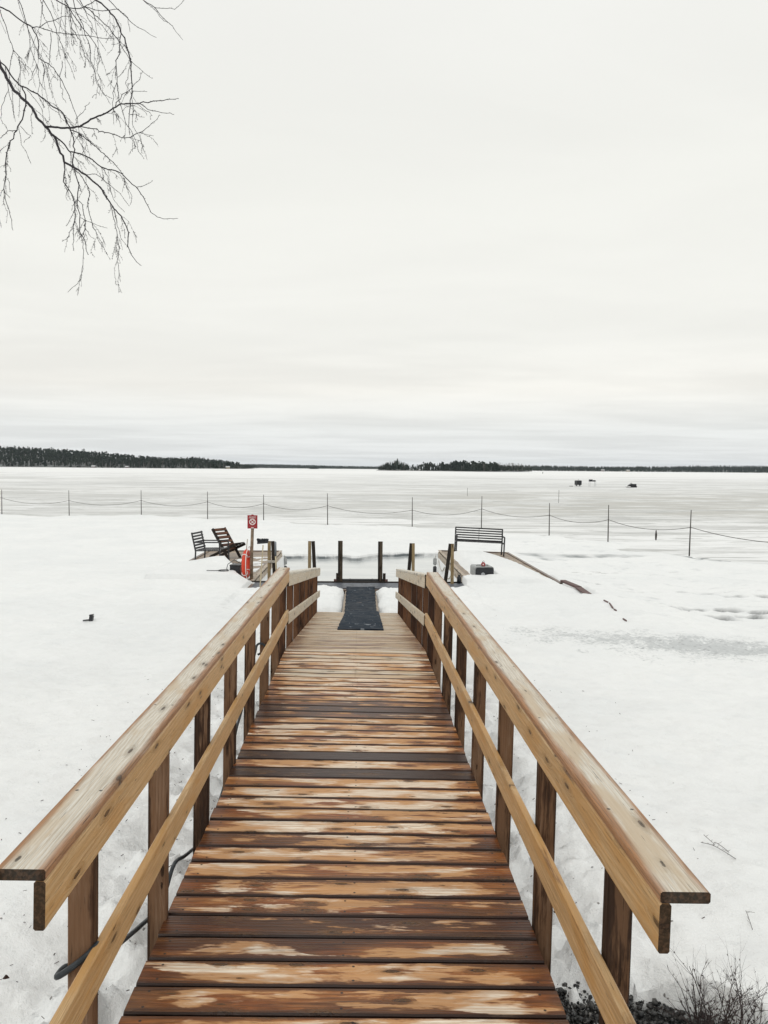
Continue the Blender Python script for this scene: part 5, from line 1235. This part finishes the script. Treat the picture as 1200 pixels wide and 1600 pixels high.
def scatter(name, label, spots, mat_split, variants):
    """one joined mesh of many trees standing on the given spots"""
    Vs = {}; Fs = {}; N = {}
    for (x, y, z, sc_, kind) in spots:
        v, f = R.choice(variants[kind]); mk = mat_split[kind]
        Vs.setdefault(mk, []); Fs.setdefault(mk, []); N.setdefault(mk, 0)
        a = R.uniform(0, 6.28); c_, s_2 = math.cos(a), math.sin(a); sh_ = sc_ * R.uniform(.85, 1.15)
        va = np.array(v); va = np.stack([(va[:, 0] * c_ - va[:, 1] * s_2) * sh_ + x, (va[:, 0] * s_2 + va[:, 1] * c_) * sh_ + y, va[:, 2] * sc_ + z], 1)
        Vs[mk].append(va)
        for q in f: Fs[mk].append(tuple(i + N[mk] for i in (q if len(q) == 3 else q)))
        N[mk] += len(va)
    mb_ = None; me = bpy.data.meshes.new(name); allv = []; allf = []; mi = []; off = 0
    for i, mk in enumerate(Vs):
        vv = np.concatenate(Vs[mk]); allv += vv.tolist(); allf += [tuple(k + off for k in q) for q in Fs[mk]]; mi += [i] * len(Fs[mk]); off += len(vv); me.materials.append(M[mk])
    me.from_pydata(allv, [], allf); me.polygons.foreach_set('material_index', mi); me.update()
    o = bpy.data.objects.new(name, me); COL.objects.link(o); return tag(o, label, 'forest', kind='stuff')
MS = {'s': 'conifer', 'p': 'conifer', 'b': 'birchfar', 'f': 'conifer'}
VA = {'s': SPR, 'p': PIN, 'b': BIR, 'f': FARS}
def hill(name, xs, yb, depth, hs, y_amp=10):
    """land rising behind a shoreline at y = yb(x)"""
    vs = []; fs = []; rows = [0, .08, .35, .7, 1.0, 1.3]; prof = [-1, .06, .5, .85, 1.0, .9]
    for r, p in zip(rows, prof):
        for x, h_, y_ in zip(xs, hs, yb): vs.append((x, y_ + depth * r, h_ * p if p > 0 else -1))
    n = len(xs)
    for j in range(len(rows) - 1):
        for i in range(n - 1): fs.append((j * n + i, j * n + i + 1, (j + 1) * n + i + 1, (j + 1) * n + i))
    o = MB().add(vs, fs).build(name, M['forestfloor'], smooth=True); tag(o, kind='structure')
    def zat(x, t):
        return np.interp(x, xs, hs) * np.interp(t, rows, prof)
    return zat
def X_at(px, y): return (px - 563) / 1202 * y
# left shore: hill falling to the right
pxs = [-260, -120, 0, 60, 110, 160, 200, 240, 275, 300, 330, 350, 365, 381]
yb = [1900, 1850, 1800, 1780, 1760, 1750, 1750, 1760, 1780, 1800, 1820, 1840, 1850, 1860]
tops = [36, 34, 31, 28, 25, 20, 17, 16, 17.5, 14, 11, 8.5, 7.0, 4]
xs = [X_at(p, y) for p, y in zip(pxs, yb)]
hs = [max(1.2, (t * (y + 200) / 1202 - 15.0)) for t, y in zip(tops, yb)]
za = hill('left_shore', xs, yb, 300, hs)
spots = []
for _ in range(6000):
    x = R.uniform(xs[0], xs[-1] - 4); t = R.random() ** 1.25; y0_ = np.interp(x, xs, yb); y = y0_ + 300 * t
    s1_ = R.uniform(.75, 1.12)
    if x > xs[-3]: s1_ *= .62
    kd = 's' if R.random() < .38 else 'p'
    if t < .10 and R.random() < .40: kd = 'b'
    if R.random() < .06: kd = 'b'
    gap = any(abs(x - X_at(g_, 1800)) < w_ for g_, w_ in ((92, 36), (285, 16), (330, 12), (358, 9)))
    if t < .06 and gap: continue
    spots.append((x, y + 4, float(za(x, t)) - .5, s1_, kd))
scatter('left_forest', 'dark conifer forest with pale birch trunks on the left shore hill', spots, MS, VA)
# far shores
def far_forest(name, label, pxs, yy, tops, n, hn, depth=260, sc_=1.0, kinds='f'):
    xs = [X_at(p, yy) for p in pxs]; hs = [max(.6, t * (yy + depth * .7) / 1202 - 13 * sc_) for t in tops]
    z_ = hill(hn, xs, [yy] * len(xs), depth, hs); sp_ = []
    for _ in range(n):
        x = R.uniform(xs[0], xs[-1]); t = R.random(); sp_.append((x, yy + depth * t + 3, float(z_(x, t)) - .5, R.uniform(.7, 1.1) * sc_, R.choice(kinds)))
    scatter(name, label, sp_, MS, VA)
far_forest('far_forest', 'thin blue grey forest line on the farthest shore between the hill and the island', [360, 400, 440, 480, 520, 560, 600, 640], 5200, [6.5, 6.5, 6, 5.5, 4.5, 4.2, 4.0, 4.0], 2600, 'far_shore', 900, 1.25)
far_forest('right_forest', 'long low dark forest along the far right shore', [760, 820, 900, 960, 1020, 1060, 1100, 1160, 1210, 1300, 1420], 3300, [9.5, 9, 8.5, 8, 7.8, 8.5, 9, 9.5, 9.5, 10.5, 11], 3600, 'right_shore', 500, 1.1)
far_forest('hazy_ridge', 'faint far ridge of forest at the right edge behind the dark shore', [1090, 1130, 1170, 1220, 1400], 5600, [7, 9, 11, 11.5, 13], 900, 'far_right_shore', 900, 1.25)
far_forest('islet_forest', 'tiny dark islet with trees far out between the hill and the island', [484, 487, 494, 498], 2900, [4, 4.5, 4.5, 4], 40, 'islet', 30, .6)
# the island: individual trees along its length
ixs = [590, 600, 620, 640, 660, 700, 740, 780, 810, 834]
YI = 1400
isl = hill('island', [X_at(p, YI) for p in ixs], [YI + 60, YI + 40, YI + 30, YI + 20, YI, YI - 60, YI - 150, YI - 150, YI - 60, YI], 70, [.8, 1.2, 1.5, 1.2, 1.4, 2, 2.2, 1.8, 1.4, .8])
meI = {}
for k_, vs_ in (('s', SPR), ('p', PIN), ('b', BIR)):
    meI[k_] = []
    for v, f in vs_[:4]:
        a = MB().add(v, f).mesh('crown', M[MS[k_]]); sv, sf = stem(12, .22); b = MB().add(sv, sf).mesh('trunk', M['birchfar'] if k_ == 'b' else M['trunkdark'] if 'trunkdark' in M else M['pole'])
        meI[k_].append((a, b))
def profile(px): return np.interp(px, [590, 598, 604, 617, 621, 626, 634, 640, 652, 657, 664, 680, 700, 712, 724, 735, 745, 760, 774, 790, 810, 830], [6, 9, 12, 14, 17.5, 13, 12, 9, 7, 9, 11, 11, 12, 14, 15, 14, 13, 12.5, 13, 12, 12, 9])
cnt = 0; rest = []
for i in range(620):
    px = R.uniform(592, 832); y_ = np.interp(px, ixs, [YI + 60, YI + 40, YI + 30, YI + 20, YI, YI - 60, YI - 150, YI - 150, YI - 60, YI]) + R.uniform(6, 65); x = X_at(px, y_)
    if 641 < px < 653 and R.random() < .5: continue
    h_ = profile(px) * y_ / 1202; sc_ = h_ / 14.0 * R.choice((1, .95, .9, .8, .7))
    if px > 782: k_ = 'b' if R.random() < .6 else R.choice('sp'); sc_ *= (1.05 if k_ == 'b' else .72)
    elif px > 640: k_ = R.choice('sppb' if R.random() < .4 else 'ssp')
    else: k_ = 's' if R.random() < .85 else 'b'
    if cnt < 150:
        cr_, tr_ = R.choice(meI[k_])
        nm, ct, lb_, gr = {'s': ('spruce_tree', 'tree', 'dark spruce among the trees covering the island', 'spruces on the island'), 'p': ('pine_tree', 'tree', 'round crowned dark pine among the trees covering the island', 'pines on the island'), 'b': ('birch_tree', 'tree', 'bare pale birch standing among the trees on the island', 'birches on the island')}[k_]
        t = empty(nm, (x, y_, .8), R.uniform(0, 6.28), label=lb_, cat=ct, group=gr); t.scale = (sc_, sc_, sc_)
        inst('crown', cr_, t)
        if k_ != 'b': inst('trunk', tr_, t)
        cnt += 1
    else: rest.append((x, y_ + 8, .8, sc_, k_))
for _ in range(420):
    px = R.uniform(591, 833); y_ = np.interp(px, ixs, [YI + 60, YI + 40, YI + 30, YI + 20, YI, YI - 60, YI - 150, YI - 150, YI - 60, YI]) + R.uniform(4, 60)
    rest.append((X_at(px, y_), y_, .6, profile(px) * y_ / 1202 / 15 * R.uniform(.35, .72), R.choice('sp')))
cr_, tr_ = meI['s'][0]; t = empty('spruce_tree', (X_at(620, 1432), 1432, .8), label='tallest spruce on the island, near its left end', cat='tree', group='spruces on the island'); t.scale = (1.35, 1.35, 1.45); inst('crown', cr_, t); inst('trunk', tr_, t)
scatter('island_forest', 'dense mixed wood filling the middle of the low island', rest, MS, VA)
# shore cabins
def cabin(px, y, w, h, label, wall, rz=0.0, z=.5):
    c = empty('cabin', (X_at(px, y), y, z), rz, label=label, cat='cabin')
    MB().box((0, 0, h / 2), (w, w * .7, h)).build('wall', M[wall], c)
    e = w * .12; d = w * .35 + e
    MB().add([(-w / 2 - e, -d, h - .3), (w / 2 + e, -d, h - .3), (w / 2 + e, 0, h + w * .28), (-w / 2 - e, 0, h + w * .28), (-w / 2 - e, d, h - .3), (w / 2 + e, d, h - .3), (-w / 2 - e, -d, h), (w / 2 + e, -d, h), (w / 2 + e, 0, h + w * .28 + .4), (-w / 2 - e, 0, h + w * .28 + .4), (-w / 2 - e, d, h), (w / 2 + e, d, h)], [(0, 3, 2, 1), (3, 4, 5, 2), (6, 7, 8, 9), (9, 8, 11, 10), (0, 1, 7, 6), (4, 10, 11, 5), (0, 6, 9, 3), (3, 9, 10, 4), (1, 2, 8, 7), (2, 5, 11, 8)]).build('roof', M['cabinroof'], c)
    for sx in (-.25, .25): MB().box((sx * w, -w * .35 - .03, h * .5), (w * .14, .08, h * .35)).build('window', M['metal'], c)
cabin(152, 1745, 7, 2.4, 'low cabin with snowy roof below the middle of the left hill', 'brown')
cabin(203, 1745, 6, 2.2, 'small cabin with snowy roof just right of the hill cabin', 'brown')
cabin(358, 1838, 8, 3.2, 'yellowish cabin near the right tip of the left shore', 'cabinwall')
cabin(945, 3290, 12, 4, 'pale roofed cabin on the far right shore above the snowmobile', 'brown')
cabin(985, 3290, 12, 4, 'second pale roofed cabin on the far right shore, farther right', 'cabinwall')
mk = empty('marker_post', (X_at(850, 760), 760, 0), label='tiny dark post out on the ice just right of the island', cat='post')
MB().tube([(0, 0, -.2), (0, 0, 1.7)], .22, 6).build('stick', M['black'], mk); MB().tube([(0, 0, 1.7), (0, 0, 2.1)], .15, 6).build('cap', M['metal'], mk)
# ---------------------------------------------------------------- air
hz = MB().box((-200, 3200, 44), (7400, 6800, 92)).build('haze', None)
hz.data.materials.clear()
hm = bpy.data.materials.new('haze_air'); hm.use_nodes = True; ht = hm.node_tree; ht.nodes.clear()
ho = ht.nodes.new('ShaderNodeOutputMaterial'); hp_ = ht.nodes.new('ShaderNodeVolumePrincipled')
hp_.inputs['Color'].default_value = (.80, .88, .96, 1); hp_.inputs['Density'].default_value = 3e-5
ht.links.new(hp_.outputs[0], ho.inputs['Volume']); hz.data.materials.append(hm)
tag(hz, kind='stuff', label='thin pale winter haze over the whole lake', cat='haze')
